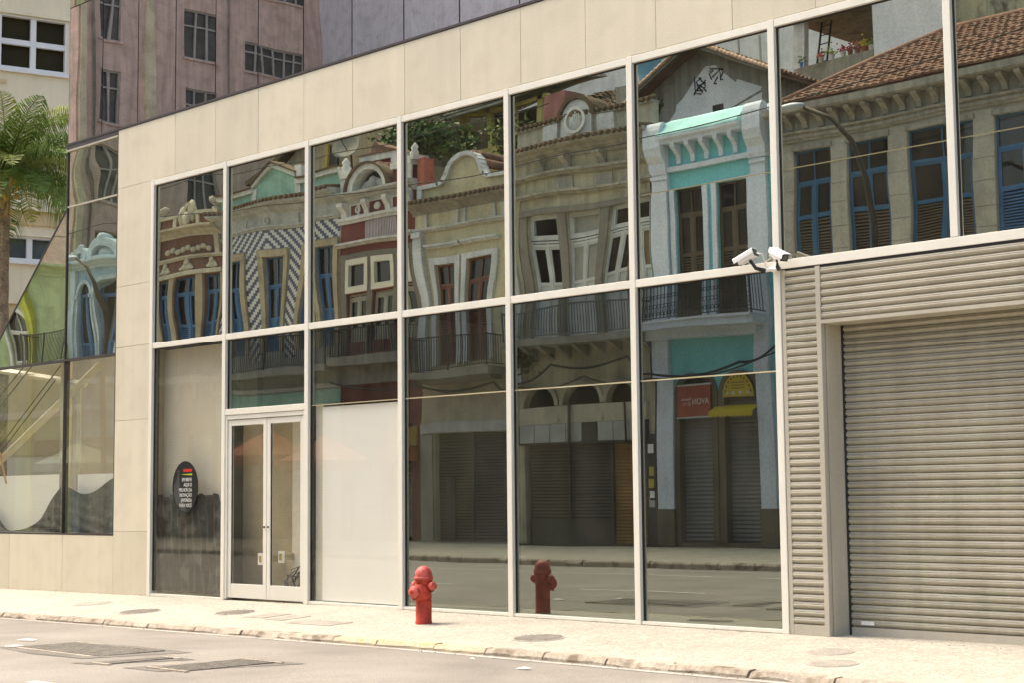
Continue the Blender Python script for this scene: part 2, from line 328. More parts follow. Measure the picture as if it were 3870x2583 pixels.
rs = random.Random(21); mb = MB()
for k in range(420):                     # grit and dry leaf bits washed into the gutter and against the wall
    x = rs.uniform(-28, -3); y = (-2.60-abs(rs.gauss(0, .10))) if k % 3 else -.02-abs(rs.gauss(0, .05)); w = rs.uniform(.006, .02); a = rs.uniform(0, 3.1); c, s_ = math.cos(a)*w, math.sin(a)*w
    if y > -2.0 and -10 < x < -5: y -= .0
    z = gz(x, y)+.008; mb.add([(x-c, y-s_, z), (x+s_*.5, y-c*.5, z+.006), (x+c, y+s_, z+.003), (x-s_*.5, y+c*.5, z+.007)], [(0,1,2,3)])
g_ = mb.build('gutter_grit', M('grit', (.20, .15, .09), .9, .5, 40), None, 'stuff'); tag(g_, 'dry grit and leaf bits scattered along the gutter and wall foot', 'grit')

# ---------------------------------------------------------------- the glass-fronted building
bld = thing('office_building', 'modern cream stone building with a large mirror glass shopfront and purple glass above', 'building', (-17, 0, 0))
def pane(x0, x1, z0, z1, y, mat, A=.0018, name='glass_pane', peak=.30, tilt=(0, 0), nx=12, nz=16, parent=None, seed=0):
    """a big sealed glass unit, bowed inwards a little like real ones"""
    rs = random.Random(seed+int(x0*31+z0*7)); ph = [rs.uniform(0, 6.28) for _ in range(4)]; B = A*.24
    mb = MB(); V = []
    for i in range(nx+1):
        for j in range(nz+1):
            u, v = i/nx, j/nz
            vz = v/peak*.5 if v < peak else .5+(v-peak)/(1-peak)*.5
            s_ = (1-(2*u-1)**2)*math.sin(PI*vz)**.9 if 0 < v < 1 else 0
            d = A*s_ + B*(math.sin(2.2*PI*u+ph[0])*math.sin(1.3*PI*v+ph[1])+.6*math.sin(3.1*PI*v+ph[2])*math.sin(1.1*PI*u+ph[3]))
            d += tilt[0]*(u-.5)*(x1-x0)+tilt[1]*(v-.5)*(z1-z0)
            V.append((x0+(x1-x0)*u, y+d, z0+(z1-z0)*v))
    n = nz+1; F = [(i*n+j, (i+1)*n+j, (i+1)*n+j+1, i*n+j+1) for i in range(nx) for j in range(nz)]
    mb.add(V, F, True); mb.cur = 1
    q = [V[0], V[nx*n], V[nx*n+nz], V[nz]]; w = [(p[0], y+.016, p[2]) for p in q]
    mb.add(q+w, [(7,6,5,4),(0,4,5,1),(1,5,6,2),(2,6,7,3),(3,7,4,0)])
    return mb.build(name, [mat, BACK], parent or bld)
MX = [-23.309, -21.209, -19.095, -16.980, -14.830, -12.680, -10.545, -8.314, -6.10, -3.90, -1.70]
TU, TL, MU, ML, HW = 6.983, 6.892, 4.184, 4.089, .045
for i, x in enumerate(MX):
    z0 = gz(x, 0)-.0 if i < 7 else ML+.1
    bevel(MB().box(x-HW, x+HW, -.014, .14, z0, TU).build('mullion', white_al, bld), .006)
    MB().box(x+HW, x+HW+.014, .036, .13, max(z0, .05), TL).build('gasket', gasket, bld)
for i in range(len(MX)-1):
    a, b = MX[i]+HW+.001, MX[i+1]-HW-.001
    bevel(MB().box(a, b, -.009, .14, TL, TU-.002).build('transom', white_al, bld), .005)
    if i < 6: bevel(MB().box(a, b, -.009, .14, ML, MU).build('transom', white_al, bld), .005)
    MB().box(a, b, .036, .12, TL-.014, TL).build('gasket', gasket, bld)
    if i >= 5:                     # panes split by a thin sealant joint
        pane(a+.012, b, MU+.0, 5.222, .05, G_UP, .0007, peak=.5, seed=i); pane(a+.012, b, 5.234, TL-.012, .05, G_UP, .0005, peak=.5, seed=i)
        MB().box(a+.012, b, .048, .07, 5.222, 5.234).build('sealant_joint', joint_u, bld)
    else:
        pane(a+.012, b, MU+.0, TL-.012, .05, G_UP, [.0022, .0019, .0016, .0021, .0023, .001][i], peak=[.3, .28, .3, .26, .30, .4][i], seed=i)
bevel(MB().box(MX[6]-HW, MX[-1]+HW, -.012, .14, ML-.005, MU+.004).build('transom', white_al, bld), .005)
# lower bays
for i in range(6):
    a, b = MX[i]+HW+.001, MX[i+1]-HW-.001; gt = G_CLR if i < 3 else G_LOW
    MB().box(a, b, .036, .12, ML-.014, ML).build('gasket', gasket, bld)
    if i == 1:
        pane(a+.012, b, 2.972, ML-.014, .05, G_LOW, .0008, peak=.5, seed=50)
        bevel(MB().box(a, b, -.011, .14, 2.872, 2.968).build('transom', white_al, bld), .005); continue
    zb = gz(a, 0)+.045
    bevel(MB().box(a, b, -.004, .12, gz(a, 0)+.005, zb).build('sill', white_al, bld), .004)
    MB().box(a, b, .0, .1, gz(a, 0)-.03, gz(a, 0)+.005).build('sill_joint', grate_m, bld)
    if i == 0: pane(a+.012, b, zb, ML-.014, .05, G_BAY, .0006, peak=.5, seed=i+60)
    elif i == 2:
        pane(a+.012, b, zb, 2.924, .05, gt, .0004, peak=.5, seed=i+60); pane(a+.012, b, 2.936, ML-.014, .05, G_LOW, .0008, peak=.5, seed=i+70)
        MB().box(a+.012, b, .047, .07, 2.924, 2.936).build('sealant_joint', joint_m, bld)
    else:
        pane(a+.012, b, zb, 2.924, .05, gt, .0006, peak=.5, tilt=((.0, .0), (0, .0004), (-.0009, .0))[i-3], seed=i+60)
        pane(a+.012, b, 2.936, ML-.014, .05, gt, .0007, peak=.5, tilt=((0, 0), (.0005, 0), (.0009, 0))[i-3], seed=i+70)
        MB().box(a+.012, b, .044, .07, 2.922, 2.938).build('sealant_joint', joint_m, bld)
# double door in the second bay
a, b = MX[1]+HW+.001, MX[2]-HW-.001; mdl = -20.1
frame = MB().box(a, a+.05, .0, .12, .0, 2.868).box(b-.04, b, .0, .12, 0, 2.868).box(a+.05, b-.04, .002, .12, 2.80, 2.868).build('door_frame', door_al, bld); bevel(frame, .004)
for (p, q) in ((a+.054, mdl-.006), (mdl+.006, b-.044)):
    d = MB(); d.box(p, p+.085, .018, .07, .02, 2.79).box(q-.085, q, .018, .07, .02, 2.79).box(p+.085, q-.085, .020, .07, .02, .235).box(p+.085, q-.085, .020, .07, 2.70, 2.79)
    d = bevel(d.build('door', door_al, bld), .004)
    pane(p+.085, q-.085, .235, 2.70, .045, G_CLR, .0002, parent=d, name='pane', nx=4, nz=6)
    MB().box(p+.085, p+.095, .03, .046, .24, 2.70).build('gasket', gasket, d)
    MB().lathe([(.014, 0), (.014, .02), (.008, .03)], ((q-.04) if p < -20.5 else (p+.04), .02, 1.12), (0,-1,0), 10).build('lock', black, d)
# stone cladding: every slab its own piece, standing proud of a dark core
bx_ = MB().box(-24.40, MX[0]-HW-.006, .022, .35, -.3, 8.0).box(-24.40, MX[-1]+.5, .022, .35, 7.0, 8.03).box(-34, -24.43, .022, .35, -.3, .93).build('wall_core', stonejoint, bld)
def slab(x0, x1, z0, z1):
    return bevel(MB().box(x0+.003, x1-.003, -.0+random.uniform(0, .0015), .03, z0+.003, z1-.003).build('stone_slab', stone, bld), .002, 1)
slab(-24.42, -22.652, 6.988, 8.035)
x = -22.652
while x < MX[-1]+.5: slab(x, x+1.1563, 6.988, 8.035); x += 1.1563
for z0, z1 in ((-.2, 1.02), (1.02, 2.91), (2.91, 4.18), (4.18, 5.25), (5.25, 6.988)): slab(-24.42, MX[0]-HW-.004, z0, z1)
for x0, x1 in ((-33.6, -31.7), (-31.7, -29.86), (-29.86, -28.02), (-28.02, -26.1), (-26.1, -24.42)): slab(x0, x1, -.3, .945)
# purple curtain wall above
PX0, PS = -24.964, 1.1563
MB().box(-26.14, 30, .09, 22, 8.05, 15.7).build('upper_core', dark, bld); MB().box(MX[-1]+.6, 30, .0, 22, -.3, 8.05).build('side_wing', stone, bld)
MB().box(-26.15, MX[-1]+.6, -.012, .10, 8.04, 8.075).build('base_rail', purframe, bld)
for k in range(-1, 21):
    x = PX0+PS*k
    if x > MX[-1]: break
    for r_, (z0, z1) in enumerate(((8.075, 10.60), (10.62, 13.1), (13.12, 15.6))):
        pane(x+.012, x+PS-.012, z0, z1, -.008, G_PUR if r_ == 0 else G_UP, random.Random(k).choice((.0004, .0007, .0010)), 'glass_pane', .5, (random.Random(k*3+r_).uniform(-.0011, .0011), random.Random(k*5+r_).uniform(-.0004, .0004)), 8, 12, None, k*9+r_)
    MB().box(x-.012, x+.012, .0, .09, 8.075, 15.6).build('frame_bar', purframe, bld)
for z in (10.60, 13.10): MB().box(-26.14, MX[-1]+.5, .002, .09, z, z+.02).build('frame_bar', purframe, bld)
# left glazed corner
MB().box(-26.15, -24.43, -.004, .1, 7.955, 8.04).build('shadow_gap', purframe, bld)
MB().box(-26.17, -24.43, -.010, .1, 7.925, 7.955).build('drip_edge', alu2, bld)
pane(-26.14, -24.44, 6.915, 7.925, .03, G_UP, .0012, peak=.5, seed=81); pane(-26.14, -24.44, 4.10, 6.885, .03, G_UP, .0022, peak=.4, seed=82)
MB().box(-26.15, -24.43, .012, .1, 6.885, 6.915).build('frame_bar', alu2, bld)
MB().box(-24.44, -24.425, .0, .12, .95, 7.95).build('frame_bar', purframe, bld); MB().box(-26.165, -26.14, .008, .12, .96, 7.92).build('frame_bar', purframe, bld)
MB().box(-32.5, -24.44, .004, .12, 4.06, 4.098).build('frame_bar', purframe, bld); MB().box(-32.5, -24.44, .0, .12, .945, .975).build('frame_bar', purframe, bld)
poly = [(-26.166, 6.88), (-26.166, 4.10), (-29.2, 4.10)]
# raked pane with a fine grid so that it bows like the others
def raked():
    mb = MB(); N = 14; idx = {}; V = []
    for i in range(N+1):
        for j in range(N+1-i):
            p = Vector(poly[0]+(0,))*(i/N)+Vector(poly[1]+(0,))*(j/N)+Vector(poly[2]+(0,))*((N-i-j)/N)
            idx[i, j] = len(V); V.append((p.x, .03+.0022*27*(i/N)*(j/N)*((N-i-j)/N), p.y))
    F = []
    for i in range(N):
        for j in range(N-i):
            F.append((idx[i, j], idx[i+1, j], idx[i, j+1]))
            if i+j < N-1: F.append((idx[i+1, j], idx[i+1, j+1], idx[i, j+1]))
    mb.add(V, F, True); mb.cur = 1
    mb.add([(x, .045, z) for x, z in poly], [(0,1,2)]); return mb.build('glass_pane', [G_UP, BACK], bld)
raked()
MB().prism([(-26.166, 6.90), (-29.25, 4.098), (-29.21, 4.098), (-26.166, 6.865)], .02, .09).build('frame_bar', purframe, bld)
pane(-26.14, -24.44, .975, 4.06, .04, G_STAIR, .0006, peak=.5, seed=83); pane(-29.4, -26.165, .975, 4.06, .04, G_STAIR, .0008, peak=.5, seed=84); pane(-32.5, -29.43, .975, 4.06, .04, G_STAIR, .0008, peak=.5, seed=85)
MB().box(-29.43, -29.4, .0, .1, .96, 4.06).build('frame_bar', purframe, bld)
# louvred cladding and roller shutter
def louvre_profile(p, out, y):
    q = [(.02, .05), (.08, .24), (.16, .48), (.25, .70), (.36, .89), (.47, .99), (.58, 1.0), (.66, .88), (.68, .58), (.715, .58), (.74, .84), (.85, .72), (.96, .58), (.975, .1)]
    return [(y, .0)]+[(y-out*o, p*z) for z, o in q]+[(y, p*.985)]
def louvres(name, x0, x1, z0, z1, y, mat, pitch, out, parent, piece='slat'):
    n = int(round((z1-z0)/pitch)); pitch = (z1-z0)/n
    first = MB().xprism([(a, b+z0) for a, b in louvre_profile(pitch, out, y)], x0, x1).build(piece, mat, parent)
    rs = random.Random(int(x0*100))
    for k in range(1, n): share(first, piece, parent, (0, rs.uniform(-.0018, .0018), pitch*k)).rotation_euler = (0, rs.uniform(-.00025, .00025), 0)
    return first
lp = MB().box(-10.492, -10.44, -.006, .10, .0, 4.07).box(-10.035, -9.972, -.012, .10, 0, 4.07).box(-10.44, -10.035, -.004, .10, .0, .115).box(-10.44, -10.035, .03, .10, .115, 4.07).build('louvre_column', alu2, bld); bevel(lp, .004)
louvres('col', -10.438, -10.037, .118, 4.066, .03, alu, .0815, .040, lp)
hp = MB().box(-9.968, -5.4, .03, .34, 3.47, 4.07).box(-9.97, -5.4, -.012, .36, 3.425, 3.466).build('louvre_header', alu2, bld)
louvres('head', -9.968, -5.4, 3.470, 4.058, .03, alu, .0815, .040, hp)
MB().box(-10.49, -5.4, .0, .1, 4.058, 4.084).build('shadow_gap', gasket, bld)
jb = MB().box(-9.972, -9.962, .1, .345, -.03, 3.424).box(-9.9625, -9.955, .055, .10, -.03, 3.424).box(-9.9625, -9.952, .315, .345, -.03, 3.424).build('jamb', alu2, bld)
MB().box(-9.96, -9.925, .345, .40, -.03, 3.424).build('guide_channel', gasket, bld)
sh = MB().box(-9.93, -5.4, .39, .40, .0, 3.9).build('roller_shutter', shut, bld)
louvres('shut', -9.927, -5.42, .09, 3.9, .385, shut, .0795, .037, sh)
MB().box(-9.927, -5.42, .352, .388, -.035, .086).build('bottom_bar', alu2, sh); MB().box(-9.80, -9.64, .346, .352, .115, .155).build('maker_plate', camwhite, sh)
MB().box(-5.42, -4.9, -.01, .5, -.05, 4.07).build('jamb', alu2, bld); MB().box(-4.9, MX[-1]+.6, .0, .3, -.05, 4.07).build('side_wall', stone, bld)
# rooms behind the glass
MB().box(-24.3, MX[-1], .16, 7, -.12, -.01).build('floor_slab', mid_int, bld); MB().box(-24.3, MX[-1], .145, 7, 4.10, 4.16).build('floor_slab', mid_int, bld)
MB().box(-24.3, MX[-1], .16, 7, 6.93, 7.0).build('ceiling', mid_int, bld)
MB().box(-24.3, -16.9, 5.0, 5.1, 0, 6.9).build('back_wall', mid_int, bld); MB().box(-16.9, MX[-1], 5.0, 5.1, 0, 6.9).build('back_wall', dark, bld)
MB().box(-17.03, -16.93, .15, 5, 0, 4.1).build('partition', cream_int, bld); MB().box(-24.39, -24.3, .15, 7, 0, 7).build('partition', cream_int, bld)
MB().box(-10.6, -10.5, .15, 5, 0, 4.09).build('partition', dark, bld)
MB().box(-24.29, -21.62, .30, .38, 0, 4.08).build('inner_wall', cream_int, bld)
MB().box(-21.62, -21.55, .30, 1.0, 0, 4.08).build('inner_wall', mid_int, bld)
MB().box(-21.54, -19.9, .62, .7, 0, 2.95).build('inner_wall', tan_int, bld); MB().box(-19.98, -18.9, .42, .5, 0, 2.92).build('inner_wall', cream_int, bld)
MB().box(-19.05, -18.86, .13, .4, 0, 4.09).build('inner_wall', cream_int, bld); MB().box(-21.16, -21.0, .14, .5, 2.97, 4.09).build('inner_wall', cream_int, bld)
tag(MB().box(-18.82, -17.04, .085, .115, .05, 2.90).build('white_board', whiteboard), 'large white board closing the shop pane left of the hydrant', 'board')
# black plastic film taped inside the first pane
mb = MB(); N = 36; top = [1.62+.015*math.sin(i*.9)+random.uniform(-.015, .015)-(.10 if i > 31 else 0) for i in range(N+1)]; V = []
for i in range(N+1):
    for j in range(13): 
        x = -23.24+(1.98)*i/N; V.append((x, .12+.018*math.sin(i*1.7+j*.4)+.012*math.sin(i*.6-j*.9), .05+(top[i]-.05)*j/12))
mb.add(V, [(i*13+j, (i+1)*13+j, (i+1)*13+j+1, i*13+j+1) for i in range(N) for j in range(12)], True)
tag(mb.build('plastic_film', film_m), 'smeared black plastic film hanging behind the pane with the oval sticker', 'plastic film')
tag(MB().box(-21.36, -21.27, .075, .08, .50, .98).build('tape_strip', M('kraft_tape', (.55, .40, .18))), 'brown tape strip beside the left door frame', 'tape')
# pile of cables and sockets behind the door
tc = thing('cable_pile', 'tangled pile of grey cables on the floor behind the right door', 'cables', (-19.6, .4, 0))
for k in range(9):
    rs = random.Random(k+5); cx = rs.uniform(-19.85, -19.35); pts = [(cx+.28*math.cos(a*.7+k)*rs.uniform(.6, 1.1), .3+.1*math.sin(a*.9+k*2)+.04*k/9, .06+abs(.48*math.sin(a*.5+k))*rs.uniform(.5, 1)) for a in range(10)]
    MB().tube(pts, .012, 6).build('cable', [M('cable_grey', (.22, .22, .21), .6), M('cable_dark', (.06, .06, .06), .5)][k % 2], tc)
for x, z, lab in ((-20.5, .62, 'white wall socket behind the left door pane'), (-19.98, .66, 'yellow and white wall socket behind the right door pane')):
    t = thing('wall_socket', lab, 'socket', (x, .2, z)); MB().box(x-.06, x+.06, .2, .23, z-.09, z+.09).build('plate', whiteboard, t); MB().box(x-.028, x+.028, .192, .2, z-.05, z+.05).build('insert', M('socket_yellow', (.45, .36, .06)), t)
    MB().box(x-.05, x+.05, .23, .62, z-.05, z+.05).build('conduit_box', tan_int, t)
# oval sticker
st = thing('oval_sticker', 'black oval sticker with white and red lettering on the left shop pane', 'sticker', (-22.32, .03, 1.755)); N = 48
mb = MB().prism([(-22.32+.365*math.cos(2*PI*i/N), 1.755+.42*math.sin(2*PI*i/N)) for i in range(N)], .034, .040); mb.build('disc', M('sticker_black', (.012, .013, .012), .35, .05), st)
sil = [(-22.43,1.385),(-22.56,1.47),(-22.635,1.62),(-22.63,1.78),(-22.555,1.885),(-22.535,1.95),(-22.53,2.0),(-22.56,2.008),(-22.56,2.02),(-22.46,2.02),(-22.46,2.008),(-22.495,2.0),(-22.49,1.9),(-22.46,1.8),(-22.44,1.62),(-22.26,1.36),(-22.36,1.355)]
MB().prism([(x, z) for x, z in sil], .0325, .0335).build('silhouette', M('sticker_grey', (.055, .056, .055), .4), st)
sw = M('sticker_white', (.72, .72, .68), .5, .02)
for k, t_ in enumerate(('EM BREVE', 'AQUI O', 'MELHOR DA', 'INOVAÇÃO', 'JAPONESA', 'PARA VOCÊ')):
    text_mesh(t_, .082, 'lettering', sw, st, (-22.125, .0325, 1.846-.0835*k), 0, 'RIGHT', .80, .0008)
MB().box(-22.37, -22.122, .032, .0335, 2.0, 2.047).build('red_line', M('sticker_red', (.50, .02, .012), .5, .3, 90), st)
MB().prism([(-22.122, 1.942), (-22.122, 1.972), (-22.42, 1.96), (-22.42, 1.955)], .032, .0335).build('green_line', M('sticker_green', (.36, .46, .01), .5), st)
# left corner inside: boards, posts, raking beams, mesh drapes
li = thing('stair_frame', 'pale raking steel frame standing behind the left corner glazing', 'frame', (-28, 1, 0))
cs = M('cream_steel', (.66, .61, .46), .5, .05)
def bar(p, q, w, name='bar', mat=cs, par=li):
    p, q = [(v[0]*15.4/16, v[1]-.6, 1.552+(v[2]-1.552)*15.4/16) for v in (p, q)]
    return MB().tube([p, q], w, 4, False).build(name, mat, par)
bar((-31.2, 1, 1.97), (-26.6, 1, 4.06), .09, 'raking_beam'); bar((-31, 1, 4.29), (-27.1, 1, 3.74), .06, 'cross_beam')
bar((-27.76, 1, 0), (-27.79, 1, 4.3), .12, 'post'); bar((-27.28, 1, 0), (-27.32, 1, 3.8), .05, 'post')
dk = M('dark_rod', (.10, .09, .07), .5)
for p, q in (((-30.6, .95, 3.5), (-29.3, .95, 4.24)), ((-30.6, .95, 3.27), (-29.0, .95, 4.22)), ((-30.6, .95, 2.44), (-27.9, .95, 4.16)), ((-30.6, .95, 2.29), (-28.1, .95, 3.88))): bar(p, q, .016, 'rod', dk)
tag(MB().box(-29.36, -26.75, .30, .34, .3, 2.035).build('white_board', whiteboard), 'white board leaning behind the far left glazing above the drape', 'board', 'white boards behind the corner glazing')
tag(MB().box(-26.12, -24.46, .30, .34, .3, 2.02).build('white_board', whiteboard), 'white board behind the narrow glazing next to the stone column', 'board', 'white boards behind the corner glazing')
tag(bar((-30.2, .9, 2.6), (-29.85, .9, 1.9), .025, 'timber_stick', M('pine', (.55, .33, .13)), None), 'short timber stick leaning above the far left white board', 'stick')
MB().box(-33, -24.45, 4.2, 4.3, 0, 6.9).build('back_wall', M('corner_back', (.40, .35, .24), .9, .2, .8), bld); MB().box(-33, -24.4, .13, 4.2, .2, .3).build('floor_slab', mid_int, bld)
def drape(pts, lab):
    mb = MB(); N = 40; V = []
    for i in range(N+1):
        t = i/N*(len(pts)-1); k = min(int(t), len(pts)-2); f = t-k; p0, p1, p2, p3 = [pts[max(0, min(len(pts)-1, k+q))] for q in (-1, 0, 1, 2)]
        x, z = [.5*(2*p1[c]+(p2[c]-p0[c])*f+(2*p0[c]-5*p1[c]+4*p2[c]-p3[c])*f*f+(3*p1[c]-p0[c]-3*p2[c]+p3[c])*f**3) for c in (0, 1)]
        for j in range(15): zz = .98+(z-.98)*j/14; V.append((x, .17+(.02*math.sin(zz*34+i*.35)+.012*math.sin(i*.8))*(1-j/15), zz))
    mb.add(V, [(i*15+j, (i+1)*15+j, (i+1)*15+j+1, i*15+j+1) for i in range(N) for j in range(14)], True)
    return tag(mb.build('mesh_drape', mesh_m), lab, 'drape', 'grey mesh drapes in the corner glazing')
drape([(-29.3, 1.55), (-28.77, 1.24), (-28.43, 1.02), (-28.09, 1.005), (-27.66, 1.06), (-27.19, 1.22), (-26.83, 1.56), (-26.48, 1.8)], 'grey mesh sheet swept up to the right behind the far left pane')
drape([(-26.43, 1.88), (-26.12, 1.77), (-25.72, 1.67), (-25.33, 1.71), (-24.81, 1.91), (-24.5, 1.98)], 'grey mesh sheet hanging in a swag next to the stone column')

# ---------------------------------------------------------------- fire hydrant
hx, hy = -15.36, -1.05; hz = gz(hx, hy)
hyd = thing('fire_hydrant', 'red fire hydrant with domed top standing on the pavement', 'hydrant', (hx, hy, hz))
MB().lathe([(.108, -.02), (.108, .02), (.103, .03), (.102, .50), (.106, .53)], (hx, hy, hz), n=32).build('barrel', red, hyd)
MB().lathe([(.112, .555), (.124, .56), (.125, .588), (.112, .595)]+[(.112*math.cos(a*PI/24), .597+.132*math.sin(a*PI/24)**.92) for a in range(0, 12)]+[(.006, .730)], (hx, hy, hz), n=32).build('bonnet', redlight, hyd)
MB().lathe([(.113, .528), (.116, .532), (.116, .553), (.112, .556)], (hx, hy, hz), n=32).build('flange', red, hyd)
for k in range(8):
    a = 2*PI*k/8+.2; MB().lathe([(.011, 0), (.011, .016)], (hx+.109*math.cos(a), hy+.109*math.sin(a), hz+.583), n=6, smooth=False).build('bolt', redlight, hyd)
def outlet(ax, z, R, L, name):
    a = Vector(ax); c = Vector((hx, hy, hz+z))
    o = MB().lathe([(R*.78, .0), (R*.78, L-.07), (R*.80, L-.05)], c, ax, 24).build(name, red, hyd)
    MB().lathe([(R*.9, L-.055), (R, L-.05), (R, L-.012), (R*.92, L), (R*.55, L+.002), (R*.5, L+.012), (R*.34, L+.013)], c, ax, 24).build('cap', redlight, o)
    MB().lathe([(R*.26, L+.008), (R*.24, L+.036)], c, ax, 5, False).build('cap_nut', red, o)
    MB().lathe([(R*1.06, L-.045), (R*1.06, L-.03)], c, ax, 8, False).build('cap_lugs', red, o)
    MB().tube([c+a*(L-.08)+Vector((0,0,-R*.95)), c+a*(L-.04)+Vector((0,0,-R*1.25)), c+a*(L-.0)+Vector((0,0,-R*.9))], .006, 6).build('chain', black, o)
outlet((.08, -1, 0), .405, .080, .205, 'large_outlet'); outlet((1, .05, 0), .475, .056, .185, 'side_outlet'); outlet((-1, 0, 0), .475, .056, .185, 'side_outlet')
MB().lathe([(.13, .1), (.128, .16), (.10, .24), (.06, .28)], (hx, hy-.02, hz+.23), (.04, -.22, 1), 20).build('shoulder', red, hyd)

# ---------------------------------------------------------------- security cameras on the mullion
def seccam(c, direction, label, L=.27):
    d = Vector(direction).normalized(); s_ = d.cross(Vector((0,0,1))).normalized(); up = s_.cross(d); c = Vector(c)
    t = thing('security_camera', label, 'camera', tuple(c), 'security cameras on the mullion')
    def ext(poly, a, b, name, mat, par=t):
        n = len(poly); vs_ = [c+d*a+s_*p+up*q for p, q in poly]+[c+d*b+s_*p+up*q for p, q in poly]
        o = MB().add(vs_, [tuple(range(n-1,-1,-1)), tuple(range(n, 2*n))]+[(i, (i+1) % n, (i+1) % n+n, i+n) for i in range(n)]).build(name, mat, par); bevel(o, .003); return o
    ext([(-.05,-.045),(.05,-.045),(.054,.03),(-.054,.03)], -L*.42, L*.40, 'housing', camwhite)
    ext([(-.062,-.012),(-.066,-.012),(-.066,.034),(-.05,.052),(.05,.052),(.066,.034),(.066,-.012),(.062,-.012),(.062,.031),(.047,.046),(-.047,.046),(-.062,.031)], -L*.45, L*.56, 'sunshield', camwhite)
    f = ext([(-.049,-.046),(.049,-.046),(.052,.03),(-.052,.03)], L*.402, L*.425, 'front', black)
    MB().lathe([(.03, 0), (.03, .012), (.022, .013), (.018, .008)], c+d*(L*.425), d, 18).build('lens', lens_m, f)
    ext([(-.05,-.048),(.05,-.048),(.053,.033),(-.053,.033)], -L*.45, -L*.421, 'rear_cap', black)
    return t, c, d, up
bx0 = Vector((-10.53, -.02, 4.06))
for (c, d, lab) in (((-10.80, -.22, 4.235), (-.90, -.12, -.40), 'white bullet camera pointing left along the glass'), ((-10.36, -.22, 4.215), (.86, -.30, -.40), 'white bullet camera pointing right over the roller shutter')):
    t, cc, dd, up = seccam(c, d, lab)
    sgn = -1 if d[0] < 0 else 1
    foot = cc-up*.05; base = Vector((-10.545+sgn*.09, -.10, 4.075))
    MB().tube([foot+dd*-.02, (foot+base)/2+Vector((0,-.02,-.03)), base], [.018, .022, .026], 8).build('knuckle', black, t)
    MB().tube([base, Vector((-10.545+sgn*.03, -.06, 4.085)), Vector((-10.545+sgn*.02, -.012, 4.09))], .022, 8).build('arm', camwhite, t)
    MB().tube([cc-dd*.13-up*.02, cc-dd*.19-up*.06, base+Vector((0,.02,.05)), Vector((-10.545+sgn*.03, -.02, 4.10))], .007, 6).build('cable', camwhite, t)
jx = MB().box(-10.60, -10.49, -.045, -.0145, 4.06, 4.13).build('junction_box', camwhite); bevel(jx, .008); tag(jx, 'cream junction box between the two security cameras', 'junction box')

# ---------------------------------------------------------------- far side of the street (seen in the glass)
P = {}
def pl(name, c, **k):
    k.setdefault('stain', tuple(v*.55 for v in c)); k.setdefault('stain_amt', .35); k.setdefault('stain_scale', 1.7)
    return M(name, tuple(min(.8, v*1.22) for v in c), .88, k.pop('var', .10), 1.3, .12, 14, .3, 18, streak=k.pop('streak', .16), **k)
w_trim = pl('white_trim', (.62, .62, .58)); g_trim = pl('grey_trim', (.46, .47, .45)); stone_d = pl('grey_stone', (.27, .26, .215), streak=.25)
terra = M('terracotta', (.22, .125, .085), .85, .3, 3, .25, 20, .3, 40, stain=(.13, .10, .07), stain_amt=.6, stain_scale=2.5)
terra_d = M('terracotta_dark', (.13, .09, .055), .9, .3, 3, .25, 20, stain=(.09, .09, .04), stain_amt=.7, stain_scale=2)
iron = M('wrought_iron', (.035, .036, .033), .6, .2)
blue_p = M('blue_paint', (.042, .135, .28), .5, .15, 4, .05, spec=.4); brown_p = M('brown_paint', (.085, .062, .03), .55, .15, 4, spec=.4)
maroon_p = M('maroon_paint', (.16, .065, .05), .55, .15, 4, spec=.4); grey_p = M('grey_white_paint', (.55, .58, .56), .6, .12, 3, stain=(.35, .36, .33), stain_amt=.4)
cream_p = M('cream_paint', (.66, .64, .52), .6, .08)
curtain = M('curtain', (.5, .5, .46), .9, .1); steel_sh = M('shutter_grey', (.22, .225, .21), .6, .1, 3, streak=.15); steel_dk = M('shutter_dark', (.075, .072, .06), .7, .15, 3, streak=.2)
steel_br = M('shutter_brown', (.085, .07, .045), .7, .15, 3); steel_or = M('shutter_orange', (.28, .15, .035), .7, .2, 3, streak=.2)

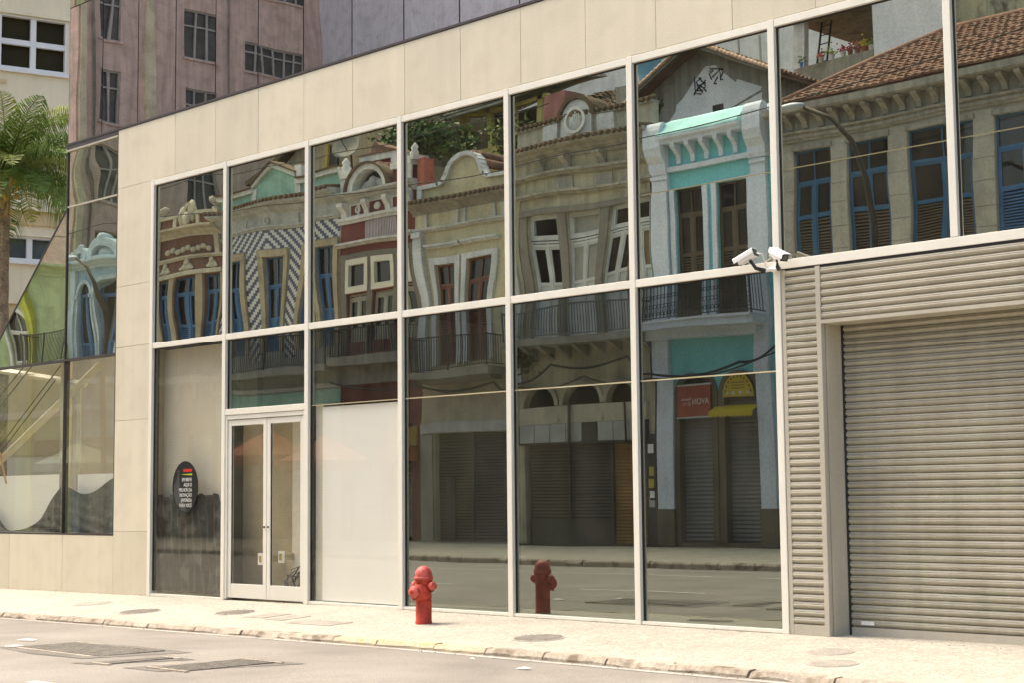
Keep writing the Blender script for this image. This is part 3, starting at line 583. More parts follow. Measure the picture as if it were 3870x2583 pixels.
def body(t, u0, u1, z1, mat, depth=8, d=-.45): return MB().fb(u0+.01, u1-.01, -.3, z1, -depth, d).build('building_body', mat, t)
def door(t, a, b, z0, z1, ztr, zmid, fr, louv=True, glassm=G_DARK, d=-.09, arched=False, cur=None, name='door', lm=None):
    """two-leaf tall door: frame, fanlight over a transom, glazed upper leaves, louvred or panelled lower leaves"""
    w = .055; m = (a+b)/2; mb = MB()
    mb.fb(a, a+w, z0, z1, d-.06, d).fb(b-w, b, z0, z1, d-.06, d).fb(a+w, b-w, z1-w, z1, d-.06, d)
    mb.fb(a+w, b-w, ztr-.04, ztr+.04, d-.06, d+.012).fb(m-.05, m+.05, z0, ztr-.04, d-.06, d+.008).fb(m-.02, m+.02, ztr+.04, z1-w, d-.06, d-.002)
    for p, q in ((a+w, m-.05), (m+.05, b-w)):
        mb.fb(p, p+.05, z0, ztr-.04, d-.055, d-.004).fb(q-.05, q, z0, ztr-.04, d-.055, d-.004).fb(p+.05, q-.05, zmid-.05, zmid+.05, d-.055, d-.003).fb(p+.05, q-.05, z0, z0+.10, d-.055, d-.003).fb(p+.05, q-.05, ztr-.10, ztr-.04, d-.055, d-.003)
    o = mb.build(name, fr, t)
    for p, q in ((a+w+.05, m-.1), (m+.1, b-w-.05)):
        MB().fb(p, q, zmid+.05, ztr-.10, d-.04, d-.034).build('pane', glassm, o)
        if cur: MB().fb(p, q, zmid+.05, ztr-.10, d-.07, d-.06).build('curtain', cur, o)
        if louv:
            s_ = MB(); n = max(4, int((zmid-z0-.15)/.075))
            for k in range(n):
                z = z0+.10+(zmid-.05-z0-.10)*k/n; s_.prof(p, q, [(d-.045, z+.0), (d-.008, z-.0), (d-.008, z+.012), (d-.045, z+.055)])
            s_.build('louvres', lm or fr, o)
        else: MB().fb(p, q, z0+.10, zmid-.05, d-.05, d-.03).build('panel', fr, o)
    for p, q in ((a+w, m-.02), (m+.02, b-w)): MB().fb(p, q, ztr+.04, z1-w, d-.04, d-.034).build('pane', glassm, o)
    return o
def rail(t, u0, u1, z0, z1, d, mat=iron, step=.11, orn=False, name='railing', returns=True):
    mb = MB(); mb.fb(u0, u1, z1-.035, z1, d-.03, d+.03).fb(u0, u1, z0+.06, z0+.085, d-.015, d+.015); n = int((u1-u0)/step)
    for i in range(n+1):
        u = u0+(u1-u0)*i/n; mb.fb(u-.009, u+.009, z0+.085, z1-.035, d-.009, d+.009)
        if orn and i < n:
            for zz, r in ((z0+.2, .045), (z0+.42, .055), (z0+.68, .05), (z1-.16, .04)):
                if zz+r < z1: mb.tube([(u+step/2+r*math.cos(a*PI/4), FY+d, zz+r*math.sin(a*PI/4)) for a in range(9)], .010, 4, False)
            mb.tube([(u, FY+d, z0+.1), (u+step/2, FY+d, z0+.34), (u+step, FY+d, z0+.1)], .008, 4, False); mb.tube([(u, FY+d, z1-.25), (u+step/2, FY+d, z1-.08), (u+step, FY+d, z1-.25)], .008, 4, False)
    for u in (u0, u1, (u0+u1)/2): mb.fb(u-.022, u+.022, z0, z1+.03, d-.022, d+.022)
    if returns:
        for u in (u0, u1):
            mb.fb(u-.012, u+.012, z1-.035, z1, .0, d).fb(u-.012, u+.012, z0+.06, z0+.085, 0, d)
            for k in range(1, max(2, int(d/step))): mb.fb(u-.008, u+.008, z0+.085, z1-.035, d-k*step-.008, d-k*step+.008)
    return mb.build(name, mat, t)
def cornice(t, u0, u1, z0, z1, out, mat, name='cornice', tiles=True):
    h = z1-z0
    o = MB().prof(u0, u1, [(-.1, z0), (.05, z0), (.07, z0+h*.2), (out*.45, z0+h*.42), (out*.5, z0+h*.58), (out*.9, z0+h*.72), (out, z0+h*.8), (out, z1), (-.1, z1+.03)]).build(name, mat, t)
    if tiles: tile_edge(t, u0, u1, z1, out)
    return o
def tile_edge(t, u0, u1, z, out):
    mb = MB(); n = int((u1-u0)/.21)
    for i in range(n):
        u = u0+(u1-u0)*(i+.5)/n; mb.tube([(u, FY+out+.06, z+.02), (u, FY-.25, z+.12)], .085, 6)
    return mb.build('eave_tiles', terra_d, t, 'stuff')
def moulding(t, u0, u1, z, h, out, mat, name='moulding'): return MB().prof(u0, u1, [(0, z), (out*.5, z), (out*.6, z+h*.4), (out, z+h*.5), (out, z+h), (0, z+h*1.1)]).build(name, mat, t)
def shutter(t, a, b, z0, z1, mat, d=-.18, pitch=.10):
    o = MB().fb(a, b, z0, z1, d-.05, d-.03).build('roller_shutter', mat, t); n = int((z1-z0)/pitch); mb = MB()
    for k in range(n):
        z = z0+(z1-z0)*k/n; mb.prof(a, b, [(d-.03, z), (d-.028, z), (d, z+pitch*.35), (d-.004, z+pitch*.7), (d-.03, z+pitch*.95)])
    mb.build('slats', mat, o, 'stuff'); return o
def tile_roof(t, A, B, C_, D_, mat, name='roof', pitch=.22, course=.36):
    """Roman tile roof over the quad A-B (eave) to D-C (ridge): courses of half-round tiles"""
    A, B, C_, D_ = map(Vector, (A, B, C_, D_)); nrm = (B-A).cross(D_-A).normalized()
    if nrm.z < 0: nrm = -nrm
    o = MB().add([A, B, C_, D_, A-nrm*.08, B-nrm*.08, C_-nrm*.08, D_-nrm*.08], [(0,1,2,3),(7,6,5,4),(0,4,5,1),(1,5,6,2),(2,6,7,3),(3,7,4,0)]).build(name, mat, t)
    H = max((D_-A).length, (C_-B).length); nc = max(2, int(H/course))
    for k in range(nc):
        f0, f1 = k/nc, (k+1.18)/nc; L0, R0 = A.lerp(D_, f0), B.lerp(C_, f0); L1, R1 = A.lerp(D_, min(1, f1)), B.lerp(C_, min(1, f1))
        w = (R0-L0).length; n = int(w/pitch)
        if n < 1: continue
        mb = MB(); V = []
        jit = random.Random(k)
        prof = [(-.5, 0), (-.42, .055), (-.22, .09), (0, .10), (.22, .09), (.42, .055), (.5, 0)]
        for i in range(n):
            j = jit.uniform(-.012, .012); u_ = (i+.5)/n
            p0 = L0.lerp(R0, u_)+nrm*(.055+j); p1 = L1.lerp(R1, u_)+nrm*(.01+j); ax = (R0-L0).normalized(); b_ = len(mb.v); V = []
            for (x, h) in prof: V += [p0+ax*(x*pitch*.98)+nrm*h*.8, p1+ax*(x*pitch*.85)+nrm*h*.7]
            mb.add(V, [(2*q, 2*q+2, 2*q+3, 2*q+1) for q in range(6)]+[tuple(2*q for q in range(7))], False)
        mb.build('tile_course', mat, o)
    return o
GRP = 'old town houses across the street'
def house(name, label, u0, u1): return thing(name, label, 'building', ((u0+u1)/2, FY, 0), GRP)

# --- A1 green house, far end
t = house('town_house', 'light green house with yellow pilaster at the far end of the row', -71, -62)
gw = pl('pale_green_wall', (.34, .42, .22)); ly = pl('lime_wall', (.45, .47, .06))
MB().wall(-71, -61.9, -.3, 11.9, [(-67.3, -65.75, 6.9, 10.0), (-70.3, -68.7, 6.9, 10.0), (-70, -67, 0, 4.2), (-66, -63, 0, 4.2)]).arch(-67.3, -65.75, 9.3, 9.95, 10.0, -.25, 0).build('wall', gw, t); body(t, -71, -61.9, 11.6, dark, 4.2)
MB().fb(-65.72, -65.36, -.2, 11.4, 0, .16).build('pilaster', ly, t); cornice(t, -71, -61.9, 11.42, 11.85, .4, gw, tiles=False); MB().fb(-71, -61.9, 5.2, 5.5, 0, .12).build('band', w_trim, t)
MB().ring(-66.52, 9.3, .76, .95, 0, .07, 12, .85).fb(-67.47, -67.28, 6.9, 9.3, 0, .07).fb(-65.77, -65.73, 6.9, 9.3, 0, .07).build('architrave', w_trim, t)
door(t, -67.3, -65.75, 6.9, 10.0, 9.2, 8.0, w_trim); door(t, -70.3, -68.7, 6.9, 10.0, 9.2, 8.0, w_trim)
shutter(t, -70, -67, 0, 4.2, steel_sh); shutter(t, -66, -63, 0, 4.2, steel_dk)
MB().fb(-65.3, -61.9, 7.35, 7.6, 0, .75).build('balcony_slab', g_trim, t); rail(t, -65.2, -61.95, 7.6, 8.95, .7)
MB().fb(-71, -66, 4.3, 5.1, .05, .14).build('shop_sign', ly, t)
# --- A2 pale blue house with arches
t = house('town_house', 'pale blue ornate house with twin arched windows and scrolled pediments', -61.9, -55.55)
bw = pl('pale_blue_wall', (.27, .40, .46)); bt = pl('blue_white_trim', (.40, .50, .53))
ops = [(-61.45, -60.45, 6.8, 10.95), (-60.15, -58.9, 6.8, 11.05), (-58.2, -57.2, 6.8, 10.95), (-61.3, -59, 0, 4.2), (-58.6, -56, 0, 4.2)]
mb = MB().wall(-61.9, -55.55, -.3, 12.2, ops)
for o in ops[:3]: mb.arch(o[0], o[1], o[3]-(o[1]-o[0])/2-.1, o[3]-.03, o[3], -.25, 0)
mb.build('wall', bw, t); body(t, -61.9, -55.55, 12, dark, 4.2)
for o in ops[:3]:
    r = (o[1]-o[0])/2; c = (o[0]+o[1])/2; zs = o[3]-r-.1
    MB().ring(c, zs, r, r+.17, 0, .1, 14).fb(o[0]-.17, o[0], 6.8, zs, 0, .08).fb(o[1], o[1]+.17, 6.8, zs, 0, .08).fb(o[0]-.2, o[0]+.02, zs-.15, zs, 0, .14).fb(o[1]-.02, o[1]+.2, zs-.15, zs, 0, .14).build('architrave', bt, t)
    door(t, o[0], o[1], 6.8, o[3], zs, 8.3, blue_p, cur=curtain)
cornice(t, -61.95, -55.5, 11.45, 11.75, .45, bt, tiles=False)
for c, r in ((-61.0, .5), (-59.6, .75), (-57.8, .5)): MB().ring(c, 11.85, r*.55, r, -.15, .32, 14).fb(c-r, c+r, 11.72, 11.87, -.15, .34).blob((c, FY+.1, 12.0), r*.4, .15, r*.35).blob((c, FY+.2, 11.85+r), r*.3, .14, r*.25).build('pediment', bt, t)
for u in (-61.7, -60.35, -58.55, -56.8, -55.7): MB().lathe([(.13, 0), (.15, .1), (.07, .16), (.13, .3), (.02, .48)], (u, FY+.15, 11.76), n=10).build('finial', bt, t)
for u in (-61.75, -55.85): MB().fb(u-.14, u+.14, 5.4, 11.45, 0, .14).build('pilaster', bt, t)
MB().fb(-61.9, -55.6, 5.3, 5.6, 0, .2).build('band', bt, t); rail(t, -61.6, -56, 6.6, 7.6, .5); MB().fb(-61.7, -55.9, 6.4, 6.6, 0, .6).build('balcony_slab', bt, t)
shutter(t, -61.3, -59, 0, 4.2, steel_sh); shutter(t, -58.6, -56, 0, 4.2, steel_sh)
# --- B red-brown house with cream ornament
t = house('town_house', 'narrow brown-red house with cream ornaments, ball finials and blue doors', -55.5, -51.6)
rw = pl('brown_red_wall', (.16, .085, .06)); ct = pl('cream_ornament', (.46, .42, .32)); ops = [(-55.05, -54.30, 6.9, 10.3), (-54.0, -53.05, 6.9, 10.3), (-52.78, -51.75, 6.9, 10.3), (-55.1, -53.8, 0, 4.0), (-53.4, -51.9, 0, 4.0)]
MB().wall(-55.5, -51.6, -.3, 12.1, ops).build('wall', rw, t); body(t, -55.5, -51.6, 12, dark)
for o in ops[:3]: door(t, o[0], o[1], 6.9, o[3], 9.72, 8.6, blue_p)
for a, b in ((-55.35, -55.05), (-54.30, -54.0), (-53.05, -52.78), (-51.75, -51.62)): MB().fb(a, b, 5.4, 10.38, 0, .08).build('jamb', pl('tan_stone', (.36, .30, .19)), t)
MB().fb(-55.4, -51.62, 10.38, 10.55, 0, .12).build('lintel', ct, t)
for u in (-54.68, -53.52, -52.27): MB().blob((u, FY+.02, 10.72), .28, .06, .16).blob((u, FY+.03, 10.88), .13, .08, .16).blob((u-.22, FY+.03, 10.66), .12, .05, .07).blob((u+.22, FY+.03, 10.66), .12, .05, .07).build('ornament', ct, t)
moulding(t, -55.5, -51.6, 11.02, .14, .12, ct); MB().fb(-55.3, -55.08, 11.15, 11.95, 0, .1).fb(-51.95, -51.72, 11.15, 11.95, 0, .1).build('pilaster', ct, t)
mb = MB()
for k in range(9): mb.blob((-54.6+k*.28, FY+.03, 11.42+.06*math.sin(k*2.1)), .16, .06, .12)
mb.build('frieze_ornament', ct, t); cornice(t, -55.6, -51.6, 11.92, 12.28, .42, ct, tiles=False)
MB().fb(-55.42, -51.62, 12.28, 12.80, -.2, .02).build('parapet', rw, t); MB().fb(-55.45, -51.6, 12.74, 12.86, -.22, .10).fb(-55.4, -55.15, 12.28, 12.76, 0, .09).fb(-51.95, -51.65, 12.28, 12.76, 0, .09).fb(-54.4, -54.2, 12.28, 12.76, 0, .09).fb(-52.85, -52.65, 12.28, 12.76, 0, .09).build('parapet_trim', ct, t)
MB().blob((-53.9, FY, 12.75), .3, .12, .42).blob((-53.2, FY, 12.9), .32, .14, .45).blob((-53.5, FY+.1, 12.6), .3, .1, .3).ring(-53.35, 12.85, .25, .4, -.1, .12, 10).build('crest', ct, t)
for u in (-55.1, -51.78): MB().lathe([(.12, 0), (.12, .08), (.05, .12), (.10, .18), (.17, .3), (.15, .42), (.02, .5)], (u, FY-.03, 12.86), n=12).build('ball_finial', ct, t)
rail(t, -55.3, -51.7, 6.3, 7.39, .55); MB().fb(-55.4, -51.62, 6.05, 6.3, 0, .65).build('balcony_slab', ct, t); shutter(t, -55.1, -53.8, 0, 4.0, steel_sh); shutter(t, -53.4, -51.9, 0, 4.0, steel_sh)
# --- C house faced with blue and white tiles
t = house('town_house', 'wide house faced in blue and white chevron tiles under a mint attic', -51.58, -44.0)
cw = pl('tile_ground', (.30, .31, .28)); mint = pl('mint_wall', (.30, .50, .40), streak=.1); lg = pl('light_grey_trim', (.42, .43, .40)); tan = pl('sand_stone', (.36, .31, .20))
ops = [(-50.35, -49.62, 6.9, 10.55), (-48.5, -47.5, 6.9, 10.55), (-46.35, -45.6, 6.9, 10.55), (-45.1, -44.25, 6.9, 10.55), (-51.2, -49.2, 0, 4.2), (-48.8, -46.8, 0, 4.2), (-46.4, -44.5, 0, 4.2)]
MB().wall(-51.58, -44.0, -.3, 12.4, ops).build('wall', cw, t); body(t, -51.58, -44.0, 12.4, dark)
for o in ops[:4]:
    door(t, o[0], o[1], 6.9, o[3], 9.55, 8.4, blue_p, louv=False, cur=curtain)
    MB().fb(o[0]-.24, o[0], 6.9, 10.8, 0, .075).fb(o[1], o[1]+.2, 6.9, 10.8, 0, .075).fb(o[0]-.24, o[1]+.2, 10.55, 10.8, .075, .1).fb(o[0], o[1], 10.551, 10.8, 0, .075).build('architrave', tan, t)
tw = M('azulejo_white', (.60, .60, .55), .3, .06, spec=.5); tb = M('azulejo_blue', (.035, .045, .11), .3, .1, spec=.5)
S_ = .094; mb = MB(); nu, nz = int(7.54/S_), int(4.9/S_)
for i in range(nu):
    for j in range(nz):
        u, z = -51.56+i*S_, 6.62+j*S_; uc, zc = u+S_/2, z+S_/2
        if any(o[0]-.24-S_/2 < uc < o[1]+.2+S_/2 and zc < 10.8+S_/2 for o in ops[:4]): continue
        mb.cur = 0 if ((i+(-j if uc < -48.25 else j)) % 4) in (0, 1) else 1
        g2 = .002; mb.add([(u+g2, FY+.015, z+g2), (u+S_-g2, FY+.015, z+g2), (u+S_-g2, FY+.015, z+S_-g2), (u+g2, FY+.015, z+S_-g2), (u+g2, FY, z+g2), (u+S_-g2, FY, z+g2), (u+S_-g2, FY, z+S_-g2), (u+g2, FY, z+S_-g2)], [(3,2,1,0),(0,1,5,4),(1,2,6,5),(2,3,7,6),(3,0,4,7)])
mb.build('wall_tiles', [tw, tb], t, 'stuff')
moulding(t, -51.6, -43.95, 11.52, .16, .12, lg); MB().fb(-51.58, -44, 11.68, 12.02, 0, .06).build('frieze', lg, t)
for u in (-49.4, -46.75): MB().fb(u-.07, u+.07, 11.68, 12.02, .06, .12).build('block', lg, t)
MB().ring(-48.1, 11.85, .09, .14, .06, .11, 16, 1, 0, 2*PI).build('medallion', lg, t); cornice(t, -51.7, -43.95, 12.0, 12.52, .5, lg)
MB().fb(-51.55, -44.05, 12.5, 13.1, -.25, -.02).fp([(-49.1, 13.1), (-46.75, 13.1), (-46.75, 13.35), (-47.9, 13.88), (-49.0, 13.25)], -.25, -.02).build('attic', mint, t)
MB().fb(-51.56, -49.05, 13.08, 13.26, -.3, .1).fb(-46.8, -44.04, 13.08, 13.26, -.3, .1).fp([(-49.12, 13.22), (-47.92, 13.86), (-46.7, 13.32), (-46.7, 13.48), (-47.92, 14.02), (-49.12, 13.38)], -.3, .1).fb(-49.1, -48.8, 12.5, 13.2, -.02, .05).fb(-46.85, -46.6, 12.5, 13.3, -.02, .05).build('attic_trim', w_trim, t)
MB().fp([(-49.14, 13.38), (-47.92, 14.02), (-46.68, 13.48), (-46.68, 13.54), (-47.92, 14.09), (-49.14, 13.45)], -.4, .18).fb(-51.56, -49.1, 13.26, 13.31, -.4, .18).fb(-46.7, -44.04, 13.26, 13.31, -.4, .18).build('coping_tiles', terra_d, t); MB().fb(-46.75, -46.4, 13.3, 13.75, -.4, .1).build('chimney', w_trim, t)
rail(t, -51.4, -44.1, 6.2, 7.41, .6, step=.10); MB().fb(-51.5, -44.0, 5.98, 6.2, 0, .7).build('balcony_slab', stone_d, t)
MB().fb(-51.58, -44, 4.4, 5.45, .0, .03).build('mint_band', mint, t); moulding(t, -51.6, -44, 5.5, .14, .1, g_trim)
for o in ops[4:]: shutter(t, o[0], o[1], 0, 4.2, steel_sh)
# --- D dark red house with arched pediment
t = house('town_house', 'dark red house with a round arched pediment and white framed windows', -44.0, -39.75)
dr = pl('dark_red_wall', (.165, .055, .042)); ops = [(-43.6, -42.62, 6.9, 8.78), (-42.38, -41.4, 6.9, 8.75), (-41.12, -40.0, 6.9, 8.8), (-43.6, -42.62, 8.82, 9.86), (-42.38, -41.4, 8.82, 9.86), (-41.12, -40.0, 8.82, 9.86), (-43.5, -41.9, 0, 4.0), (-41.5, -40.2, 0, 4.0)]
MB().wall(-44.0, -39.75, -.3, 12.1, ops).build('wall', dr, t); body(t, -44.0, -39.75, 12.1, dark)
dg = pl('dark_granite', (.17, .155, .12))
MB().fb(-43.95, -39.8, 9.86, 10.1, .0, .06).fb(-43.9, -43.6, 5.6, 9.86, 0, .06).fb(-42.62, -42.38, 5.6, 9.86, 0, .06).fb(-41.4, -41.12, 5.6, 9.86, 0, .06).fb(-40.0, -39.8, 5.6, 9.86, 0, .06).build('stone_surround', dg, t)
for o in ops[3:6]:
    f = MB().fb(o[0]-.03, o[0]+.12, 8.82, 9.9, -.06, .09).fb(o[1]-.12, o[1]+.03, 8.82, 9.9, -.06, .09).fb(o[0]+.12, o[1]-.12, 9.70, 9.9, -.06, .09).fb(o[0]+.12, o[1]-.12, 8.82, 9.02, -.06, .09).build('window', cream_p, t); MB().fb(o[0]+.12, o[1]-.12, 9.02, 9.70, -.05, -.04).build('pane', G_DARK, f)
for o in ops[:3]: door(t, o[0], o[1], 6.6, o[3], 8.65, 7.4, M('worn_sash', (.36, .36, .28), .6), louv=False, cur=curtain)
moulding(t, -44.0, -39.75, 10.36, .16, .22, g_trim); moulding(t, -44.0, -39.75, 11.22, .22, .14, w_trim)
mb = MB()
for k in range(20): mb.fb(-42.75+k*.082, -42.75+k*.082+.042, 10.55, 11.2, 0, .03)
mb.build('striped_panel', M('lilac_white', (.52, .46, .47), .8), t)
MB().fb(-43.6, -39.9, 11.44, 11.9, 0, .04).build('frieze', w_trim, t); MB().fb(-43.5, -43.2, 11.5, 11.84, .04, .05).fb(-43.05, -42.75, 11.5, 11.84, .04, .05).fb(-42.5, -41.6, 11.46, 11.86, .04, .05).fb(-41.25, -40.9, 11.5, 11.84, .04, .05).fb(-40.7, -40.3, 11.5, 11.84, .04, .05).build('frieze_panel', dr, t)
MB().ring(-43.12, 11.67, .09, .14, .05, .09, 12, 1, 0, 2*PI).ring(-40.8, 11.67, .09, .14, .05, .09, 12, 1, 0, 2*PI).blob((-42.05, FY+.06, 11.66), .2, .05, .14).build('medallion', w_trim, t)
for u in (-43.75, -42.62, -41.45, -39.98): MB().prof(u-.12, u+.12, [(0, 11.4), (.1, 11.42), (.14, 11.6), (.3, 11.82), (.3, 11.95), (0, 11.95)]).build('bracket', w_trim, t)
cornice(t, -44.05, -39.7, 11.9, 12.25, .42, lg, tiles=False)
MB().ring(-42.42, 12.22, .86, 1.08, -.3, .22, 18, .86).build('pediment_arch', w_trim, t); MB().ring(-42.42, 12.22, 1.08, 1.16, -.3, .3, 18, .86).build('pediment_tiles', terra_d, t); MB().ring(-42.42, 12.2, .02, .86, -.3, -.2, 14, .86).build('pediment_field', M('pediment_black', (.06, .055, .05)), t)  # pediment field filled with one even near-black tone
mb = MB()
for k in range(13): a = PI*k/12; mb.blob((-42.42+.6*math.cos(a), FY-.1, 12.25+.3*abs(math.sin(a*1.0))+.03*(k % 2)), .16, .1, .15)
mb.blob((-42.42, FY-.05, 12.52), .26, .12, .26).build('pediment_ornament', lg, t)
for k in range(7):
    a = PI*(.06+.88*k/6)
    MB().tube([(-42.42+1.1*math.cos(a), FY-.3, 12.22+.95*math.sin(a)), (-42.42+1.1*math.cos(a), FY-2.2, 12.22+.95*math.sin(a))], .16, 6).build('vault_tiles', terra, t)
MB().fb(-43.9, -43.35, 12.25, 12.85, -.5, .0).fb(-41.3, -39.95, 12.25, 12.85, -.5, 0).build('parapet', dr, t); MB().fb(-43.95, -43.35, 12.8, 13.0, -.55, .12).fb(-41.3, -39.9, 12.8, 13.0, -.55, .12).fb(-43.95, -43.72, 12.25, 12.8, 0, .08).fb(-40.2, -39.9, 12.25, 12.8, 0, .08).build('parapet_trim', w_trim, t)
for u in (-43.85, -39.95): MB().fb(u-.16, u+.16, 12.95, 13.1, -.4, .1).lathe([(.13, 0), (.16, .12), (.10, .2), (.14, .3), (.02, .45)], (u, FY-.1, 13.1), n=8).build('urn', w_trim, t)
MB().fb(-39.72, -39.42, 11.9, 12.95, -.45, -.05).build('chimney_wall', pl('brick_red', (.36, .12, .08)), t)
MB().box(-44.75, -42.8, FY-3.2, FY-1.6, 12.0, 13.75).build('roof_block', dr, t); MB().box(-44.85, -42.7, FY-3.3, FY-1.5, 13.75, 13.98).box(-43.1, -42.75, FY-1.6, FY-1.5, 13, 13.75).build('roof_block_trim', w_trim, t); MB().prism([(-44.9, 13.98), (-44.1, 14.05), (-44.05, 14.25), (-43.85, 14.42), (-43.6, 14.25), (-43.55, 14.05), (-42.65, 13.98)], FY-3.3, FY-1.45).build('roof_block_tiles', terra, t)
rail(t, -43.9, -39.9, 6.4, 7.35, .55, step=.12); MB().fb(-43.95, -39.8, 6.12, 6.4, 0, .65).fb(-43.95, -39.8, 5.5, 6.12, 0, .25).build('balcony_slab', stone_d, t); MB().lathe([(.1, 0), (.1, .05), (.05, .1), (.09, .4), (.05, .7), (.1, .8)], (-39.95, FY+.5, 6.4), n=8).build('balcony_post', ct, t)
shutter(t, -43.5, -41.9, 0, 4.0, steel_sh); shutter(t, -41.5, -40.2, 0.2, 2.7, steel_sh); MB().fb(-41.5, -39.9, 2.75, 3.2, .0, .5).build('orange_awning', M('orange_cloth', (.50, .16, .03)), t); MB().fb(-41.5, -39.9, 3.25, 3.9, 0, .08).build('ochre_sign', M('ochre', (.32, .23, .05)), t)
# --- E beige house with bell gable
t = house('town_house', 'beige house with white pilasters, a bell shaped gable and maroon doors', -39.75, -35.35)
be = pl('beige_wall', (.47, .43, .28)); wt = pl('cool_white_trim', (.50, .53, .53)); ops = [(-38.98, -38.08, 5.9, 9.32), (-37.58, -36.62, 5.9, 9.36), (-39.1, -35.5, .1, 3.6)]
MB().wall(-39.75, -35.35, -.3, 11.3, ops).build('wall', be, t); body(t, -39.75, -35.35, 11.3, dark)
for o in ops[:2]:
    door(t, o[0], o[1], 5.9, o[3], 8.75, 7.55, maroon_p)
    MB().fb(o[0]-.2, o[0], 5.9, 9.52, 0, .07).fb(o[1], o[1]+.2, 5.9, 9.52, 0, .07).fb(o[0], o[1], o[3]+.001, 9.52, 0, .07).build('architrave', wt, t); moulding(t, o[0]-.28, o[1]+.28, 9.8, .13, .16, wt, 'hood')
for a, b in ((-39.73, -39.38), (-35.78, -35.37)): MB().fb(a, b, 5.4, 10.4, 0, .14).fb(a-.02, b+.02, 10.2, 10.36, .0, .2).build('pilaster', wt, t)
moulding(t, -39.75, -35.35, 10.36, .14, .16, lg); cornice(t, -39.82, -35.3, 10.95, 11.32, .42, stone_d); MB().fb(-39.7, -35.4, 10.5, 10.95, 0, .05).build('frieze', be, t)
for u in (-39.2, -38.0, -37.7, -36.4, -36.0): MB().fb(u-.06, u+.06, 10.5, 10.95, .05, .12).build('block', lg, t)
n = 12; bell = [(-39.6, 11.3), (-39.6, 11.82), (-38.75, 11.85), (-38.55, 11.95), (-38.4, 12.2)]+[(-37.75+.62*math.cos(PI-PI*k/n), 12.2+.55*math.sin(PI*k/n)) for k in range(1, n)]+[(-37.1, 12.2), (-36.98, 11.98), (-36.75, 11.86), (-35.6, 11.82), (-35.6, 11.3)]
MB().fp(bell, -.25, -.02).build('gable', be, t); mb = MB()
for k in range(1, len(bell)-2):
    (x0, z0), (x1, z1) = bell[k], bell[k+1]; L = math.hypot(x1-x0, z1-z0); nx_, nz_ = -(z1-z0)/L*.14, (x1-x0)/L*.14
    mb.fp([(x0-.01, z0), (x1+.01, z1), (x1+.01-nx_*-1*.0+nx_, z1+nz_), (x0-.01+nx_, z0+nz_)], -.28, .08)
mb.fb(-39.62, -39.4, 11.3, 11.9, -.02, .07).fb(-35.8, -35.58, 11.3, 11.95, -.02, .07).build('gable_trim', wt, t)
for k in range(5): a = PI*(.1+.8*k/4); MB().tube([(-37.75+.7*math.cos(a), FY-.25, 12.25+.6*math.sin(a)), (-37.75+.7*math.cos(a), FY-2.6, 12.25+.6*math.sin(a))], .15, 6).build('vault_tiles', terra, t)
tile_roof(t, (-39.6, FY-.4, 11.75), (-35.4, FY-.4, 11.75), (-35.4, FY-3.6, 12.7), (-39.6, FY-3.6, 12.7), terra_d)
yw = pl('yellow_wall', (.50, .43, .15)); MB().prism([(-38.6, 11.9), (-38.35, 12.9), (-37.3, 13.2), (-36.4, 12.2), (-36.4, 11.9)], FY-3.0, FY-2.6).build('rear_gable', yw, t)
MB().fb(-39.5, -35.9, 5.42, 5.64, 0, .8).fb(-39.3, -36.1, 5.3, 5.42, 0, .5).build('balcony_slab', stone_d, t); rail(t, -39.4, -36.0, 5.64, 6.72, .75, step=.105)
MB().fb(-39.7, -35.4, 3.62, 3.96, 0, .1).build('lintel', lg, t); MB().fb(-39.6, -35.45, 3.96, 5.3, .0, .035).build('fascia', pl('beige_fascia', (.42, .37, .27)), t)
shutter(t, -39.1, -37.62, .1, 3.6, steel_br); shutter(t, -37.5, -35.5, .1, 3.6, steel_dk); MB().fb(-37.62, -37.5, .1, 3.6, -.2, -.12).build('shutter_post', steel_dk, t); MB().fb(-38.75, -38.35, .15, 2.2, -.17, -.14).build('wicket_door', steel_dk, t); MB().fb(-39.75, -35.35, -.1, .12, 0, .25).build('step', stone_d, t); MB().fb(-39.72, -39.15, .1, 3.6, 0, .06).build('pier', stone_d, t)
# --- F grey-beige house with medallion parapet
t = house('town_house', 'wide weathered house with a round medallion on its parapet and long iron balcony', -35.35, -29.9)
fw_ = pl('weathered_wall', (.43, .395, .275), streak=.3, stain=(.17, .155, .11), stain_amt=.5); fg = pl('weathered_grey', (.34, .33, .27), streak=.3); gr_ = pl('grey_frame_stone', (.20, .19, .155))
bays = [(-34.5, -33.42), (-33.12, -31.95), (-31.64, -30.66), (-30.6, -29.72)]; arches = [(-34.95, -33.68), (-33.35, -31.85), (-31.6, -30.4)]
ops = [(a, b, 6.3, 10.25) for a, b in bays]+[(a, b, 4.28, 4.95) for a, b in arches]+[(-34.95, -30.12, .1, 3.12)]
mb = MB().wall(-35.35, -29.6, -.3, 12.0, ops)
for a, b in arches: mb.arch(a, b, 4.3, 4.9, 4.95, -.25, 0)
mb.build('wall', fw_, t); body(t, -35.35, -29.6, 12.0, dark)
for k, (a, b) in enumerate(bays):
    door(t, a, b, 6.3, 9.52, 9.40, 8.3, grey_p, louv=False, glassm=[M('pale_blind', (.33, .33, .28), .8), G_DARK][k in (0, 2)] if k != 3 else M('brown_blind', (.20, .14, .06)))
    f = MB().fb(a, a+.14, 9.55, 10.25, -.2, -.09).fb(b-.14, b, 9.55, 10.25, -.2, -.09).fb(a+.14, b-.14, 9.55, 9.68, -.2, -.09).fb(a+.14, b-.14, 10.13, 10.25, -.2, -.09).build('fanlight', grey_p, t); MB().fb(a+.14, b-.14, 9.68, 10.13, -.18, -.17).build('pane', M('pale_blind', (.33, .33, .28), .8) if k == 1 else G_DARK, f)
